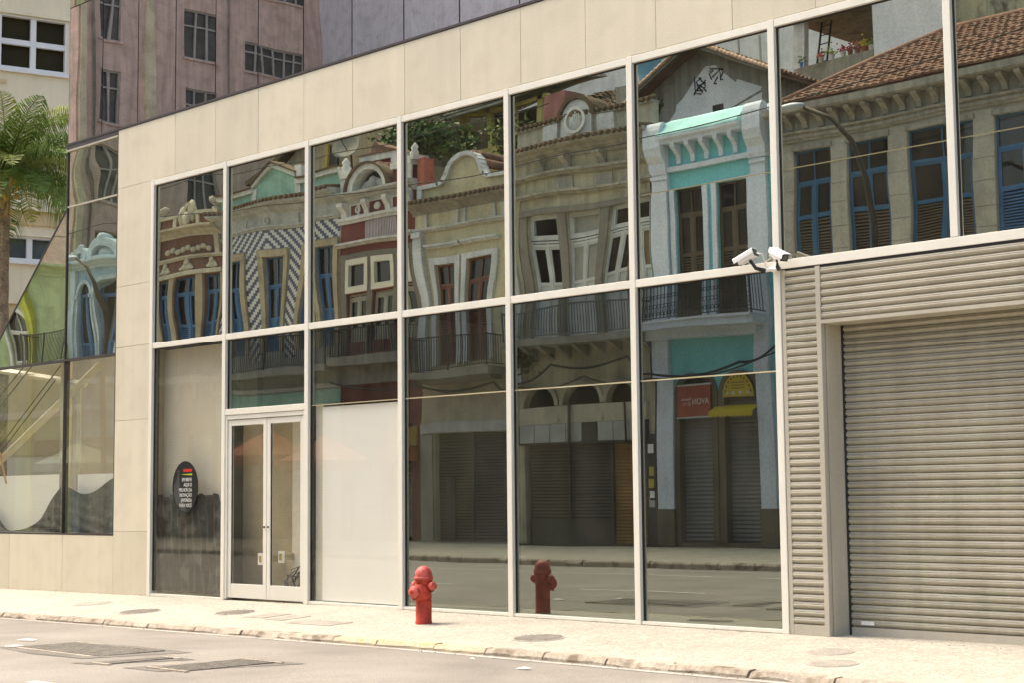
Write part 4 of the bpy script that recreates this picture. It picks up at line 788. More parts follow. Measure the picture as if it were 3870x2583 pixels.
for a, b in ((-34.78, -34.5), (-33.42, -33.12), (-31.95, -31.64), (-30.66, -30.6), (-29.72, -29.6)): MB().fb(a, b, 6.3, 10.25, 0, .06).build('stone_jamb', gr_, t)
MB().fb(-34.8, -29.6, 10.25, 10.42, 0, .09).build('lintel', gr_, t)
MB().fb(-35.3, -34.95, 5, 10.8, 0, .14).build('pilaster', wt, t); MB().fb(-34.94, -34.80, 5, 10.8, 0, .08).build('pilaster', fw_, t)
for z, h, o_ in ((10.76, .14, .18), (11.36, .16, .22)): moulding(t, -35.35, -29.6, z, h, o_, fg)
for u in (-33.9, -32.9, -31.8, -30.6): MB().prof(u-.11, u+.11, [(0, 11.45), (.08, 11.47), (.14, 11.7), (.32, 11.85), (.32, 11.95), (0, 11.95)]).build('bracket', fg, t)
for u in (-33.1, -31.85, -30.9): MB().fb(u-.32, u+.32, 10.9, 11.3, 0, .03).build('panel', fg, t)
cornice(t, -35.4, -29.55, 11.92, 12.32, .5, fg); MB().fb(-35.2, -29.6, 12.38, 13.1, -.3, -.05).build('parapet', pl('parapet_wall', (.40, .375, .29), streak=.25), t); MB().fb(-35.25, -29.6, 13.08, 13.16, -.35, .02).build('coping', fg, t)
tile_edge(t, -35.2, -29.6, 13.16, 0.02)
N = 16; MB().fp([(-33.15, 12.38), (-33.15, 13.1)]+[(-32.63+.5*math.cos(PI-PI*k/N), 13.1+.52*math.sin(PI*k/N)) for k in range(1, N)]+[(-32.12, 13.1), (-32.12, 12.38)], -.32, .03).build('medallion_block', wt, t)
mm = MB().ring(-32.63, 13.0, .28, .36, .03, .09, 20, 1.15, 0, 2*PI).build('medallion', w_trim, t); MB().blob((-32.63, FY+.03, 13.0), .26, .05, .3).build('medallion_face', wt, mm)
text_mesh('JM', .30, 'monogram', w_trim, t, (-32.44, FY+.085, 12.98), PI, 'LEFT', .8, .01); MB().ring(-32.63, 13.1, .54, .66, -.6, .1, 14).build('medallion_coping', terra_d, t)
for u in (-33.6, -31.65): MB().fb(u-.3, u+.3, 12.42, 13.06, -.05, .03).build('parapet_panel', wt, t)
MB().fb(-35.3, -29.65, 6.1, 6.32, 0, .85).build('balcony_slab', stone_d, t); rail(t, -35.2, -29.75, 6.32, 7.2, .8, M('grey_iron', (.14, .145, .135), .6), .105)
for k in range(9): MB().prof(-35.1+k*.66, -34.95+k*.66, [(0, 5.75), (.1, 5.78), (.5, 6.0), (.7, 6.1), (0, 6.1)]).build('bracket', stone_d, t)
for a, b in arches: MB().ring((a+b)/2, 4.3, (b-a)/2, (b-a)/2+.14, 0, .08, 14, .94).build('arch_trim', fw_, t); MB().fb(a, b, 4.28, 4.95, -.22, -.2).build('fanlight', G_DARK, t)
for u in (-33.5, -31.72): MB().lathe([(.11, 0), (.09, .1), (.07, .4)], (u, FY+.05, 3.8), n=10).build('column_cap', fw_, t)
MB().fb(-35.1, -30.0, 3.74, 4.27, .0, .12).build('shop_band', pl('shop_band', (.46, .42, .31)), t); sp = M('sign_panel', (.42, .43, .40), .6, .1, 2, stain=(.2, .19, .16), stain_amt=.5); nS = 8
for k in range(nS):
    u = -35.05+k*.625
    if k == 4: MB().fp([(u+.02, 3.2), (u+.6, 3.2), (u+.6, 3.7), (u+.45, 3.72), (u+.3, 3.3)], .10, .13).build('sign_panel', steel_dk, t); continue
    MB().fb(u+.015, u+.61, 3.18, 3.73, .10, .13).build('sign_panel', sp, t)
MB().fb(-35.1, -30.0, 3.12, 3.73, .0, .10).build('sign_back', steel_dk, t)
shutter(t, -34.9, -33.28, .9, 3.1, steel_br); shutter(t, -33.25, -31.6, .9, 3.1, steel_dk); shutter(t, -31.55, -30.15, .1, 3.1, steel_or); MB().fb(-34.9, -31.6, .1, .88, -.2, -.14).build('stall_riser', steel_dk, t); MB().fb(-33.29, -33.24, .88, 3.1, -.2, -.1).fb(-31.62, -31.54, .1, 3.1, -.2, -.08).build('shutter_post', steel_dk, t); MB().fb(-35.35, -29.6, -.1, .12, 0, .2).build('step', dark, t)
MB().fb(-30.1, -29.72, .1, 3.3, .0, .05).build('dark_pier', steel_dk, t)
for k, (z, c) in enumerate(((2.75, whiteboard), (2.1, M('flyer_yellow', (.5, .42, .08))), (1.75, M('flyer_yellow', (.5, .42, .08))), (1.4, whiteboard), (1.2, curtain))): MB().fb(-30.0+.03*(k % 2), -29.8, z, z+.26, .05, .06).build('flyer', c, t)
for u in (-33.0, -32.96, -30.75): MB().tube([(u, FY+.2, 3.1), (u, FY+.2, 4.3)], .03, 6).build('pole', iron, t)
rs = random.Random(3); mb = MB()
for k in range(160):
    c = Vector((-34.7+rs.gauss(0, .35), FY+.3+rs.gauss(0, .1), 5.75+rs.gauss(0, .18))); a = Vector((rs.uniform(-1,1), rs.uniform(-1,1), rs.uniform(-1,1)))*.09; b_ = Vector((rs.uniform(-1,1), rs.uniform(-1,1), rs.uniform(-1,1)))*.06; mb.add([c-a, c+b_, c+a, c-b_], [(0,1,2,3)])
mb.build('fern_tuft', M('fern_green', (.05, .07, .025), .8), t, 'stuff')
# --- G turquoise house
t = house('town_house', 'turquoise house with pale lilac pilasters and a cast iron balcony', -29.8, -25.45)
tq = pl('turquoise_wall', (.17, .48, .50), streak=.05, var=.05, stain_amt=.12); tql = pl('turquoise_cap_sunlit', (.32, .60, .59), streak=.08); li_ = pl('lilac_pilaster', (.54, .60, .68), streak=.07, var=.05, stain_amt=.12); wd = pl('stone_arch_brown', (.13, .115, .075))
ops = [(-28.82, -27.83, 6.5, 10.26), (-27.35, -26.31, 6.5, 10.26), (-29.0, -27.62, .2, 5.05), (-27.42, -26.05, .2, 5.05)]
mb = MB().wall(-29.78, -25.45, -.2, 11.95, ops)
for o in ops[2:]: mb.arch(o[0], o[1], 4.35, 5.0, 5.05, -.25, 0)
mb.build('wall', tq, t); body(t, -29.78, -25.45, 11.9, dark)
for o in ops[:2]:
    door(t, o[0], o[1], 6.5, o[3], 9.58, 8.5, brown_p)
    MB().fb(o[0]-.17, o[0], 6.5, 10.42, 0, .07).fb(o[1], o[1]+.17, 6.5, 10.42, 0, .07).fb(o[0], o[1], 10.261, 10.42, 0, .07).build('architrave', li_, t)
for a, b in ((-29.62, -29.05), (-26.12, -25.62)):
    MB().fb(a, b, 1.15, 10.84, 0, .13).build('pilaster', li_, t); MB().fb(a-.03, b+.03, .1, 1.15, 0, .15).build('plinth', wd, t)
    c = (a+b)/2; w = .30; MB().prof(c-w, c+w, [(0, 10.84), (.16, 10.84), (.2, 10.98), (.2, 11.15), (.34, 11.35), (.42, 11.6), (.42, 11.75)]+[(.20+.22*math.cos(q*PI/8), 11.95+.42*math.sin(q*PI/8)) for q in range(0, 8)]+[(-.1, 12.33), (-.1, 10.84)]).build('scroll', li_, t)
    MB().fb(a-.02, b+.02, 10.70, 10.80, .13, .17).build('capital', li_, t)
MB().fb(-29.05, -26.1, 10.9, 11.04, 0, .12).build('ledge', li_, t)
for u in (-28.66, -28.16, -27.67, -27.17, -26.67): MB().prof(u-.07, u+.07, [(0, 11.1), (.06, 11.1), (.08, 11.3), (.16, 11.4), (.34, 11.55), (.36, 11.68), (0, 11.68)]).build('modillion', li_, t)
MB().prof(-29.15, -26.3, [(0, 11.68), (.36, 11.68), (.36, 11.76), (.46, 11.82), (.46, 11.90), (0, 11.95)]).build('cornice', li_, t); MB().prof(-29.15, -26.3, [(-.3, 11.92), (.47, 11.905), (.45, 11.97), (.05, 12.35), (-.3, 12.5)]).build('cap_slope', tql, t)  # cap slope takes a lighter turquoise, sunlight put into its colour
MB().fb(-29.95, -25.7, 6.24, 6.42, 0, .75).fb(-29.9, -25.75, 6.42, 6.48, 0, .8).fb(-29.7, -25.9, 6.0, 6.24, 0, .35).build('balcony_slab', li_, t); rail(t, -29.85, -25.75, 6.48, 7.62, .72, M('blue_black_iron', (.045, .055, .06), .5), .125, True)
for k, o in enumerate(ops[2:]):
    c = (o[0]+o[1])/2; MB().ring(c, 4.33, (o[1]-o[0])/2-.12, (o[1]-o[0])/2+.07, -.24, .06, 16, .95).fb(o[0]-.07, o[0]+.12, .2, 4.33, -.24, .06).fb(o[1]-.12, o[1]+.07, .2, 4.33, -.24, .06).build('arch_frame', wd, t)
    shutter(t, o[0]+.12, o[1]-.12, .22, 4.1, steel_sh, pitch=.115); mb = MB().fb(o[0], o[1], 4.1, 5.0, -.2, -.17)
    for q in range(9): a = PI*(q+.5)/9; mb.tube([(c, FY-.14, 4.3), (c+.5*math.cos(a), FY-.14, 4.3+.5*math.sin(a))], .012, 4)
    mb.build('fanlight', wd, t)
MB().fb(-29.05, -26.12, -.2, .21, -.26, .04).build('step', wd, t); MB().fb(-27.62, -27.42, .2, 4.4, -.1, .03).build('pier', wd, t)
sg = thing('shop_banner', 'red square banner with white lettering over a grey shop shutter', 'banner', (-28.3, FY+.12, 4.1)); rb = M('banner_red', (.33, .085, .05), .6, .15, 2.5)
MB().fb(-28.9, -27.74, 3.7, 4.6, .09, .12).build('cloth', rb, sg); MB().fb(-28.92, -27.72, 4.58, 4.63, .08, .14).fb(-28.92, -27.72, 3.67, 3.71, .08, .14).build('batten', g_trim, sg); bw_ = M('banner_white', (.62, .60, .55), .6)
text_mesh('AVON', .24, 'lettering', bw_, sg, (-27.80, FY+.122, 4.05), PI, 'LEFT', .86, .002); text_mesh('Revenda', .12, 'lettering', bw_, sg, (-28.44, FY+.122, 4.17), PI, 'LEFT', .8, .003); text_mesh('SE 111', .13, 'lettering', bw_, sg, (-28.44, FY+.122, 4.03), PI, 'LEFT', .8, .003)
ys = M('sign_yellow', (.52, .40, .02), .5, .06); sg = thing('fanlight_sign', 'yellow half-round sign filling the right shop arch', 'sign', (-26.78, FY+.1, 4.2))
MB().fp([(-27.33, 4.2), (-26.24, 4.2)]+[(-26.785+.545*math.cos(PI*k/12), 4.22+.64*math.sin(PI*k/12)) for k in range(0, 13)][1:-1], .05, .08).build('board', ys, sg); mb = MB(); bn = M('sign_brown', (.22, .11, .02), .6)
for k in range(11): a = PI*(.08+.84*k/10); mb.fb(-26.785+.46*math.cos(a)-.025, -26.785+.46*math.cos(a)+.025, 4.22+.55*math.sin(a)-.035, 4.22+.55*math.sin(a)+.035, .08, .084)
for z in (4.42, 4.5, 4.58): mb.fb(-27.0, -26.55, z, z+.025, .08, .084)
mb.build('print', bn, sg); mb = MB()
for u in (-27.15, -26.95, -26.7, -26.42): mb.blob((u, FY+.08, 4.3), .06, .006, .05)
mb.build('emblem', g_trim, sg)
aw = thing('shop_awning', 'small yellow scalloped awning above the right grey shutter', 'awning', (-26.88, FY+.3, 3.8)); MB().prof(-27.64, -26.13, [(.0, 3.98), (.35, 3.80), (.35, 3.78), (.0, 3.95)]).build('canopy', ys, aw); mb = MB()
for k in range(9): u = -27.64+k*.168; mb.fp([(u, 3.79), (u+.168, 3.79), (u+.168, 3.68), (u+.126, 3.64), (u+.042, 3.64), (u, 3.68)], .345, .352)
mb.build('valance', ys, aw)
# --- H grey stone corner house with blue windows and tiled hip roof
t = house('corner_house', 'long grey stone house with blue windows, bracketed eaves and a tiled hip roof', -25.4, -9)
hs = pl('ashlar_grey', (.33, .32, .265), streak=.12); hd = pl('ashlar_dark', (.27, .262, .22), streak=.3); bays = [(-24.72, -23.57), (-23.05, -21.83), (-21.25, -19.40), (-18.82, -17.3), (-16.7, -15.2), (-14.6, -13.1)]
ops = [(a, b, 7.0, 10.82) for a, b in bays]+[(-24.6, -22.2, 0, 4.2), (-21.5, -19, 0, 4.2), (-18, -15, 0, 4.2)]
MB().wall(-25.4, -9, -.2, 11.4, ops, rev=.3).build('wall', hs, t); body(t, -25.4, -9, 11.4, dark, 10)
for a, b in bays: door(t, a, b, 7.0, 10.82, 9.92, 8.97, blue_p if a > -19 else M('blue_paint_dark', (.03, .105, .20), .5), cur=None, d=-.10, louv=True, glassm=G_DARK, lm=None if a > -19 else brown_p); MB().fb(a-.05, b+.05, 10.82, 10.95, 0, .05).build('lintel', hd, t)
edges = [-25.4]+[e for ab in bays for e in ab]+[-9]; first = None
for k in range(0, len(edges), 2):
    a, b = edges[k], edges[k+1]
    for z in range(7): MB().fb(a+.012, b-.012, 7.02+z*.5435, 7.02+(z+1)*.5435-.014, 0, .018).build('ashlar_block', hs, t)
moulding(t, -25.4, -9, 11.05, .16, .12, hd); moulding(t, -25.4, -9, 11.2, .12, .18, hd); MB().fb(-25.4, -9, 11.32, 11.76, -.3, .05).build('frieze', hd, t)
u = -25.2
while u < -9.2: MB().prof(u-.08, u+.08, [(.05, 11.36), (.11, 11.37), (.13, 11.5), (.26, 11.6), (.40, 11.66), (.42, 11.74), (.05, 11.76)]).build('bracket', hd, t); u += .482
MB().prof(-25.42, -9, [(-.1, 11.76), (.46, 11.76), (.52, 11.8), (.52, 11.97), (-.1, 12.0)]).build('cornice', hd, t)
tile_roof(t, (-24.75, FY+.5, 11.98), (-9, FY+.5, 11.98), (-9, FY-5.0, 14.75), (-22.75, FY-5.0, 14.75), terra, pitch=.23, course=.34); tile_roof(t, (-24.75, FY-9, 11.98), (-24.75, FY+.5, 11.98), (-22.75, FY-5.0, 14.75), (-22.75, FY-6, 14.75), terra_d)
MB().tube([(-24.75, FY+.5, 12.08), (-22.75, FY-5, 14.85)], .10, 8).build('hip_tiles', terra, t); MB().tube([(-22.75, FY-5, 14.83), (-9, FY-5, 14.83)], .10, 8).build('ridge_tiles', terra, t)
MB().ring(-20.4, 13.45, .02, .30, -4.2, -2.75, 12).build('roof_vent', terra_d, t)
for a, b in ((-24.6, -22.2), (-21.5, -19), (-18, -15)): shutter(t, a, b, 0, 4.2, steel_dk)

# ---------------------------------------------------------------- what stands behind the row
# plaster gable house
t = thing('gable_house', 'old plastered gable house with graffiti rising behind the turquoise house', 'building', (-30.2, -24, 0)); gp = pl('old_plaster', (.27, .255, .215), streak=.35, stain=(.14, .13, .10), stain_amt=.6); lp_ = pl('sunlit_plaster', (.80, .78, .70), streak=.06, stain_amt=.15)
MB().prism([(-33.3, 6), (-33.3, 13.75), (-30.1, 15.35), (-27.5, 14.15), (-27.5, 6)], -24, -31).build('wall', gp, t)
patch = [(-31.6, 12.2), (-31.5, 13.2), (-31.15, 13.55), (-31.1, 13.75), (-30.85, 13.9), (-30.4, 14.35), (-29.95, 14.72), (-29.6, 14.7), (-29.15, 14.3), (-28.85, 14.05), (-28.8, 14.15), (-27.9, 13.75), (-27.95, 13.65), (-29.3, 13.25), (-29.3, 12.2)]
MB().prism(patch, -24, -23.99).build('sunlit_patch', lp_, t); MB().prism([(-29.25, 12.2), (-29.25, 13.2), (-27.9, 13.58), (-27.9, 12.2)], -24, -23.985).build('sunlit_patch', pl('sunlit_plaster_bright', (.78, .75, .66), streak=.05), t)  # sunlit area of the gable, painted on as pale raised polygons
f = MB().box(-29.75, -29.35, -24.03, -23.97, 13.0, 13.5).build('window', dark, t); MB().box(-29.6, -29.57, -23.97, -23.95, 13.0, 13.5).box(-29.5, -29.47, -23.97, -23.95, 13, 13.5).build('bars', iron, f)
for cx, cz, s1 in ((-31.9, 13.85, 1.1), (-30.25, 14.2, 1.0), (-29.55, 14.35, 1.0)):
    rs = random.Random(int(cx*10)); mb = MB()
    for k in range(6): mb.tube([(cx+rs.uniform(-.3,.3)*s1, -23.98, cz+rs.uniform(-.3,.3)*s1) for _ in range(3)], .022, 4)
    mb.build('graffiti_scrawl', black, t)
tile_roof(t, (-33.6, -23.4, 13.6), (-33.6, -31, 13.6), (-30.1, -31, 15.42), (-30.1, -23.4, 15.42), terra); tile_roof(t, (-27.1, -31, 14.0), (-27.1, -23.4, 14.0), (-30.1, -23.4, 15.42), (-30.1, -31, 15.42), terra)
MB().prism([(-33.65, 13.45), (-30.1, 15.28), (-27.05, 13.88), (-27.05, 14.0), (-30.1, 15.42), (-33.65, 13.6)], -23.5, -23.35).build('verge_board', dg, t); mb = MB()
for k in range(22):
    f = k/22; mb.tube([(-33.6+3.5*f, -23.36, 13.62+1.82*f), (-33.6+3.5*(f+.05), -23.33, 13.66+1.82*(f+.05))], .07, 6); mb.tube([(-27.1-3.0*f, -23.36, 14.02+1.42*f), (-27.1-3.0*(f+.05), -23.33, 14.06+1.42*(f+.05))], .07, 6)
mb.build('verge_tiles', M('sunlit_terracotta', (.52, .36, .26), .85, .3, 5), t)  # lighter tile tone paints in the sun along the verges
MB().tube([(-27.75, -24.4, 14.1), (-27.6, -24.4, 15.2)], .05, 8).build('vent_pipe', w_trim, t)
# blue water tanks
bl = M('tank_blue', (.20, .50, .80), .4, .06, spec=.4)
for k, (x, z, lab) in enumerate(((-35.3, 15.95, 'lower blue plastic water tank beside the plastered gable'), (-35.2, 16.7, 'upper blue plastic water tank beside the plastered gable'))):
    t = thing('water_tank', lab, 'water tank', (x, -28.4, z), 'blue water tanks on a roof'); MB().lathe([(.62, 0), (.72, .1), (.85, .62), (.92, .66), (.92, .72)], (x, -28.4, z), n=24).build('tub', bl, t); MB().lathe([(.9, .72), (.85, .80), (.4, .92), (.05, .95)], (x, -28.4, z), n=24).build('lid', bl, t)
t = thing('roof_platform', 'low plastered roof block carrying the blue water tanks', 'roof block', (-35.3, -28.5, 0)); MB().box(-36.8, -33.4, -30, -27.4, 9, 15.95).build('block', gp, t); MB().tube([(-36.2, -27.5, 15.2), (-36.3, -27.5, 18)], .05, 6).build('pipe', w_trim, t)
# dark hipped roofs
t = thing('rear_house', 'yellow walled house with mossy dark tiled roofs behind the medallion parapet', 'building', (-40, -31, 0)); MB().box(-43.6, -37.2, -38, -30.5, 6, 16.0).build('wall', yw, t)
moss = M('mossy_tiles', (.11, .085, .035), .9, .3, 2, .3, 15, stain=(.07, .09, .02), stain_amt=.7, stain_scale=1.5)
tile_roof(t, (-44, -30, 15.9), (-39.8, -30, 15.9), (-41, -34, 18.0), (-43.2, -34, 18.0), terra_d); tile_roof(t, (-40.2, -29.6, 15.6), (-36.6, -29.6, 15.6), (-37, -34, 18.0), (-38.9, -34, 18.0), moss); MB().box(-40.5, -39.5, -29, -28, 14, 16.4).build('red_stack', pl('pink_red', (.33, .15, .13)), t)
# veranda house
t = thing('veranda_house', 'yellow house with an open roofed veranda behind the beige gable', 'building', (-45, -30, 0)); MB().box(-47.6, -42.3, -38, -31.6, 6, 17.4).build('wall', M('veranda_dark', (.11, .10, .06)), t); MB().box(-47.6, -42.3, -31.6, -29.8, 6, 15.6).build('terrace', yw, t)
for x in (-47.2, -45.7, -44.2, -42.6): MB().box(x-.13, x+.13, -30.2, -29.95, 15.6, 17.2).build('post', yw, t)
tile_roof(t, (-47.7, -29.4, 16.9), (-42.0, -29.4, 17.5), (-42.0, -33, 18.4), (-47.7, -33, 17.9), M('pale_tiles', (.42, .40, .36), .9, .3, 3)); MB().box(-47.6, -42.2, -30.2, -29.95, 17.05, 17.2).build('beam', yw, t)
# leafy trees on the roof line
def leafy(name, label, c, R, n, colr, seed, trunk=None):
    rs = random.Random(seed); t = thing(name, label, 'tree', (c[0], c[1], trunk or 8)); c = Vector(c)
    if trunk is not None:
        MB().tube([(c.x, c.y, trunk), (c.x+.1, c.y, (trunk+c.z)/2), (c.x, c.y, c.z)], [.2, .16, .08], 8).build('trunk', M('bark', (.16, .12, .08), .9, .3, 8), t)
        for k in range(6): a = rs.uniform(0, 6.28); MB().tube([(c.x, c.y, c.z-R[2]*.8), (c.x+R[0]*.7*math.cos(a), c.y+R[1]*.7*math.sin(a), c.z+rs.uniform(-.2, .5)*R[2])], [.07, .02], 6).build('limb', MATS['bark'], t)
    cl = [(Vector((rs.gauss(0, .5)*R[0], rs.gauss(0, .5)*R[1], rs.gauss(0, .5)*R[2])), rs.uniform(.25, .5)) for _ in range(22)]
    for sh in range(2):
        mb = MB()
        for k in range(n//2):
            o, s_ = rs.choice(cl); p = c+o+Vector((rs.gauss(0, s_)*.8, rs.gauss(0, s_)*.8, rs.gauss(0, s_)*.6)); a = Vector((rs.uniform(-1,1), rs.uniform(-1,1), rs.uniform(-.6,.6))).normalized()*rs.uniform(.09, .16); b_ = a.cross(Vector((rs.uniform(-1,1), rs.uniform(-1,1), rs.uniform(-1,1)))).normalized()*a.length*.5
            mb.add([p-a, p+b_, p+a, p-b_], [(0,1,2,3)])
        mb.build('crown', M('leaf_%s%d' % (name, sh), tuple(v*(1, .65)[sh] for v in colr), .6, .3, 3, .2), t, 'stuff')
    return t
leafy('leafy_tree', 'dense green tree behind the red house and beige gable', (-46.2, -27.2, 15.45), (1.5, .9, .62), 3000, (.095, .165, .04), 4, 9)
leafy('climbing_shrub', 'green shrub growing at the yellow veranda', (-43.6, -29.3, 15.6), (1.0, .5, .6), 900, (.15, .2, .05), 9, 14)
# small house with swept roof and dish behind the tiled house
t = thing('rear_cottage', 'brown house with a swept dark roof behind the mint attic', 'building', (-54, -27, 0)); br = pl('brown_plaster', (.30, .25, .16), streak=.3)
MB().prism([(-57.2, 8), (-57.2, 15.4), (-55.5, 15.7), (-53.8, 16.9), (-52.4, 17.6), (-48.2, 17.6), (-48.2, 8)], -27, -33).build('wall', br, t); MB().prism([(-57.5, 15.35), (-55.6, 15.75), (-53.9, 16.95), (-52.3, 17.8), (-52.3, 17.95), (-54, 17.1), (-55.7, 15.95), (-57.6, 15.55)], -26.7, -33.2).build('eave', terra_d, t)
w = MB().box(-51.9, -51.4, -27.05, -26.9, 15.1, 16.1).build('window', dark, t); MB().box(-52.0, -51.85, -27, -26.8, 15.05, 16.2).build('shutter_leaf', M('ochre_wood', (.40, .30, .05)), w)
t = thing('satellite_dish', 'grey satellite dish on the roof left of the red house', 'satellite dish', (-48.4, -25, 14.2)); dm = M('dish_grey', (.30, .28, .22), .7, .15)
MB().lathe([(.02, .0), (.25, .02), (.45, .09), (.6, .2), (.61, .21), (.44, .11), (.02, .02)], (-48.4, -25, 15.2), (.35, 1, .5), 20).build('dish', dm, t); MB().tube([(-48.4, -25.1, 14.0), (-48.4, -25.1, 15.2)], .04, 6).build('mast', iron, t); MB().tube([(-48.4, -25, 15.0), (-48.2, -24.4, 15.5)], .02, 5).build('feed_arm', iron, t)
t = thing('roof_support', 'flat dark roof behind the tiled house carrying the dish', 'roof block', (-47.5, -25.5, 0)); MB().box(-51.4, -44.1, -29.5, -24.4, 6, 14.05).build('block', br, t)
# pink tall building seen on its side wall
t = thing('tall_pink_building', 'tall faded pink building with white casement windows over the far houses', 'building', (-78, -33, 0)); pk = pl('faded_pink', (.60, .45, .345), streak=.2, stain=(.30, .26, .18), stain_amt=.35); py_ = pl('pale_pier', (.64, .57, .36), streak=.1)
MB().box(-90, -70.25, -41.2, -25.6, -.3, 44).build('body', pk, t); rows = [7.6, 11.8, 16.0, 20.2, 24.4, 28.7, 33]
pier = [(25.7, 26.0), (29.45, 29.95)]
cols = [(26.75, 28.15, 2.7), (32.05, 33.95, 2.6), (35.7, 39.7, 1.6)]
cuts = sorted({25.6, 41.2, *[a for a, b, h in cols], *[b for a, b, h in cols]})
def pwall():
    mb = MB()
    for i in range(len(cuts)-1):
        a, b = cuts[i], cuts[i+1]; c = [q for q in cols if q[0] == a]
        if not c: mb.box(-70.25, -70, -b, -a, -.3, 44); continue
        z = -.3
        for r in rows: mb.box(-70.25, -70, -b, -a, z, r+.3); z = r+.3+c[0][2]
        mb.box(-70.25, -70, -b, -a, z, 44)
    mb.build('wall', pk, t)
pwall()
for a, b in pier: MB().box(-70, -69.85, -b, -a, 0, 44).build('pier', py_, t)
for a, b, h in cols:
    n = 3 if h > 2 else 6
    for r in rows:
        z0, z1 = r+.3, r+.3+h; mb = MB()
        for k in range(n+1): y = a+(b-a)*k/n; mb.box(-70.16, -70.08, -y-.05, -y+.05, z0, z1)
        mb.box(-70.155, -70.085, -b, -a, z0, z0+.09).box(-70.155, -70.085, -b, -a, z1-.09, z1).box(-70.15, -70.09, -b, -a, z0+h*.66, z0+h*.66+.08)
        f = mb.build('window', M('window_white', (.45, .43, .36), .7), t); MB().box(-70.2, -70.19, -b, -a, z0, z1).build('pane', M('window_dark', (.07, .075, .065), .2, .4, 1.5, spec=.5), f); MB().box(-70.2, -69.92, -b-.1, -a+.1, z0-.1, z0).build('sill', pk, f)
MB().tube([(-69.9, -34.6, 10), (-69.9, -34.6, 44)], .05, 6).build('drain_pipe', gp, t); MB().tube([(-69.9, -26.4, 10), (-69.9, -26.4, 44)], .06, 6).build('drain_pipe', gp, t)
# big blank-walled block
t = thing('tall_grey_building', 'tall pale grey block with a blank wall behind the whole row', 'building', (-45, -46, 0)); bg_ = pl('pale_blank_wall', (.68, .66, .70), streak=.12, var=.06, stain=(.36, .33, .29), stain_amt=.3); MB().box(-72, -16, -55, -41.21, -.3, 42).build('wall', bg_, t)
for x, z in ((-41.3, 19.8), (-40.2, 19.8), (-33.5, 21.0), (-32.3, 21.0), (-31.1, 21.0), (-33.5, 25), (-32.3, 25), (-31.1, 25)): f = MB().box(x-.45, x+.45, -41.3, -41.22, z, z+1.6).build('window', M('window_dark', (.07, .075, .065)), t); MB().box(x-.04, x+.04, -41.22, -41.18, z, z+1.6).box(x-.5, x+.5, -41.22, -41.15, z-.1, z).build('frame', M('window_white', (.45, .43, .36)), f)
# terrace with pots, ladder and white wall
t = thing('roof_terrace', 'open roof terrace with a mossy parapet above the tiled hip roof', 'terrace', (-27, -28, 0)); con = pl('mossy_concrete', (.30, .28, .21), streak=.3, stain=(.12, .12, .08), stain_amt=.7)
MB().box(-28.7, -25.85, -27.2, -27, 9, 15.0).build('parapet', con, t); MB().box(-28.9, -25.85, -31, -30.8, 9, 19).build('back_wall', pl('terrace_wall', (.42, .38, .30)), t); MB().box(-28.9, -25.8, -31, -26.8, 16.55, 16.8).build('roof_slab', con, t); MB().box(-28.75, -28.35, -27.3, -27.05, 15, 16.55).build('pillar', w_trim, t); MB().box(-28.9, -25.85, -31, -27.2, 9, 14.4).build('floor', con, t); MB().box(-27.2, -26.1, -30.8, -30.3, 14.4, 15.9).build('cupboard', M('dark_wood', (.12, .10, .07)), t)
t = thing('white_block', 'white rendered block with a blank wall right of the terrace', 'building', (-24.4, -29, 0)); wb = pl('white_render', (.80, .78, .72), streak=.06, var=.05, stain_amt=.1); MB().box(-25.8, -23.15, -33, -26.95, 9, 19).build('wall', wb, t); MB().box(-23.15, -22.2, -33, -27.3, 9, 19).build('side_wall', pl('yellow_stained', (.50, .44, .28), stain=(.08, .07, .05), stain_amt=.9), t)
t = thing('ladder', 'dark steel ladder leaning on the roof terrace', 'ladder', (-28.1, -27.6, 15)); 
for x in (0, .36): MB().tube([(-28.15+x, -27.35, 14.4), (-28.25+x, -27.9, 16.55)], .035, 6).build('rail', iron, t)
for k in range(7): q = k/7+.08; MB().tube([(-28.15-.1*q, -27.35-.55*q, 14.4+2.15*q), (-27.79-.1*q, -27.35-.55*q, 14.4+2.15*q)], .02, 5).build('rung', iron, t)
pots = [(-28.45, 'blue pot with a green plant at the ladder foot', (.08, .25, .6), (.1, .25, .04)), (-27.75, 'colourful toy windmill pot beside the ladder', (.7, .6, .5), (.6, .15, .1)), (-27.35, 'small white pot with a yellow-green plant on the parapet', (.7, .7, .66), (.4, .45, .05)), (-26.95, 'white pot left of the red flowers on the parapet', (.75, .74, .7), (.5, .1, .12)), (-26.7, 'brown pot with red flowers on the parapet', (.3, .12, .06), (.5, .08, .07)), (-26.45, 'brown pot with pink flowers on the parapet', (.3, .13, .07), (.45, .2, .1)), (-26.2, 'terracotta pot with tall yellow flowers', (.4, .12, .05), (.6, .5, .04)), (-25.97, 'white pot at the white wall end of the parapet', (.72, .7, .66), (.2, .3, .05))]
for k, (x, lab, pc, fc) in enumerate(pots):
    t = thing('flower_pot', lab, 'flower pot', (x, -27.1, 15.0), 'flower pots on the terrace parapet'); MB().lathe([(.06, 0), (.09, .16), (.10, .17), (.085, .17)], (x, -27.1, 15.0), n=10).build('pot', M('pot%d' % k, pc), t); rs = random.Random(k); mb = MB()
    for q in range(26): mb.blob((x+rs.gauss(0, .07), -27.1+rs.gauss(0, .06), 15.2+abs(rs.gauss(0, .10))), .035, .035, .03, 5, 3)
    mb.build('plant', M('bloom%d' % k, fc, .7, .4, 20), t)

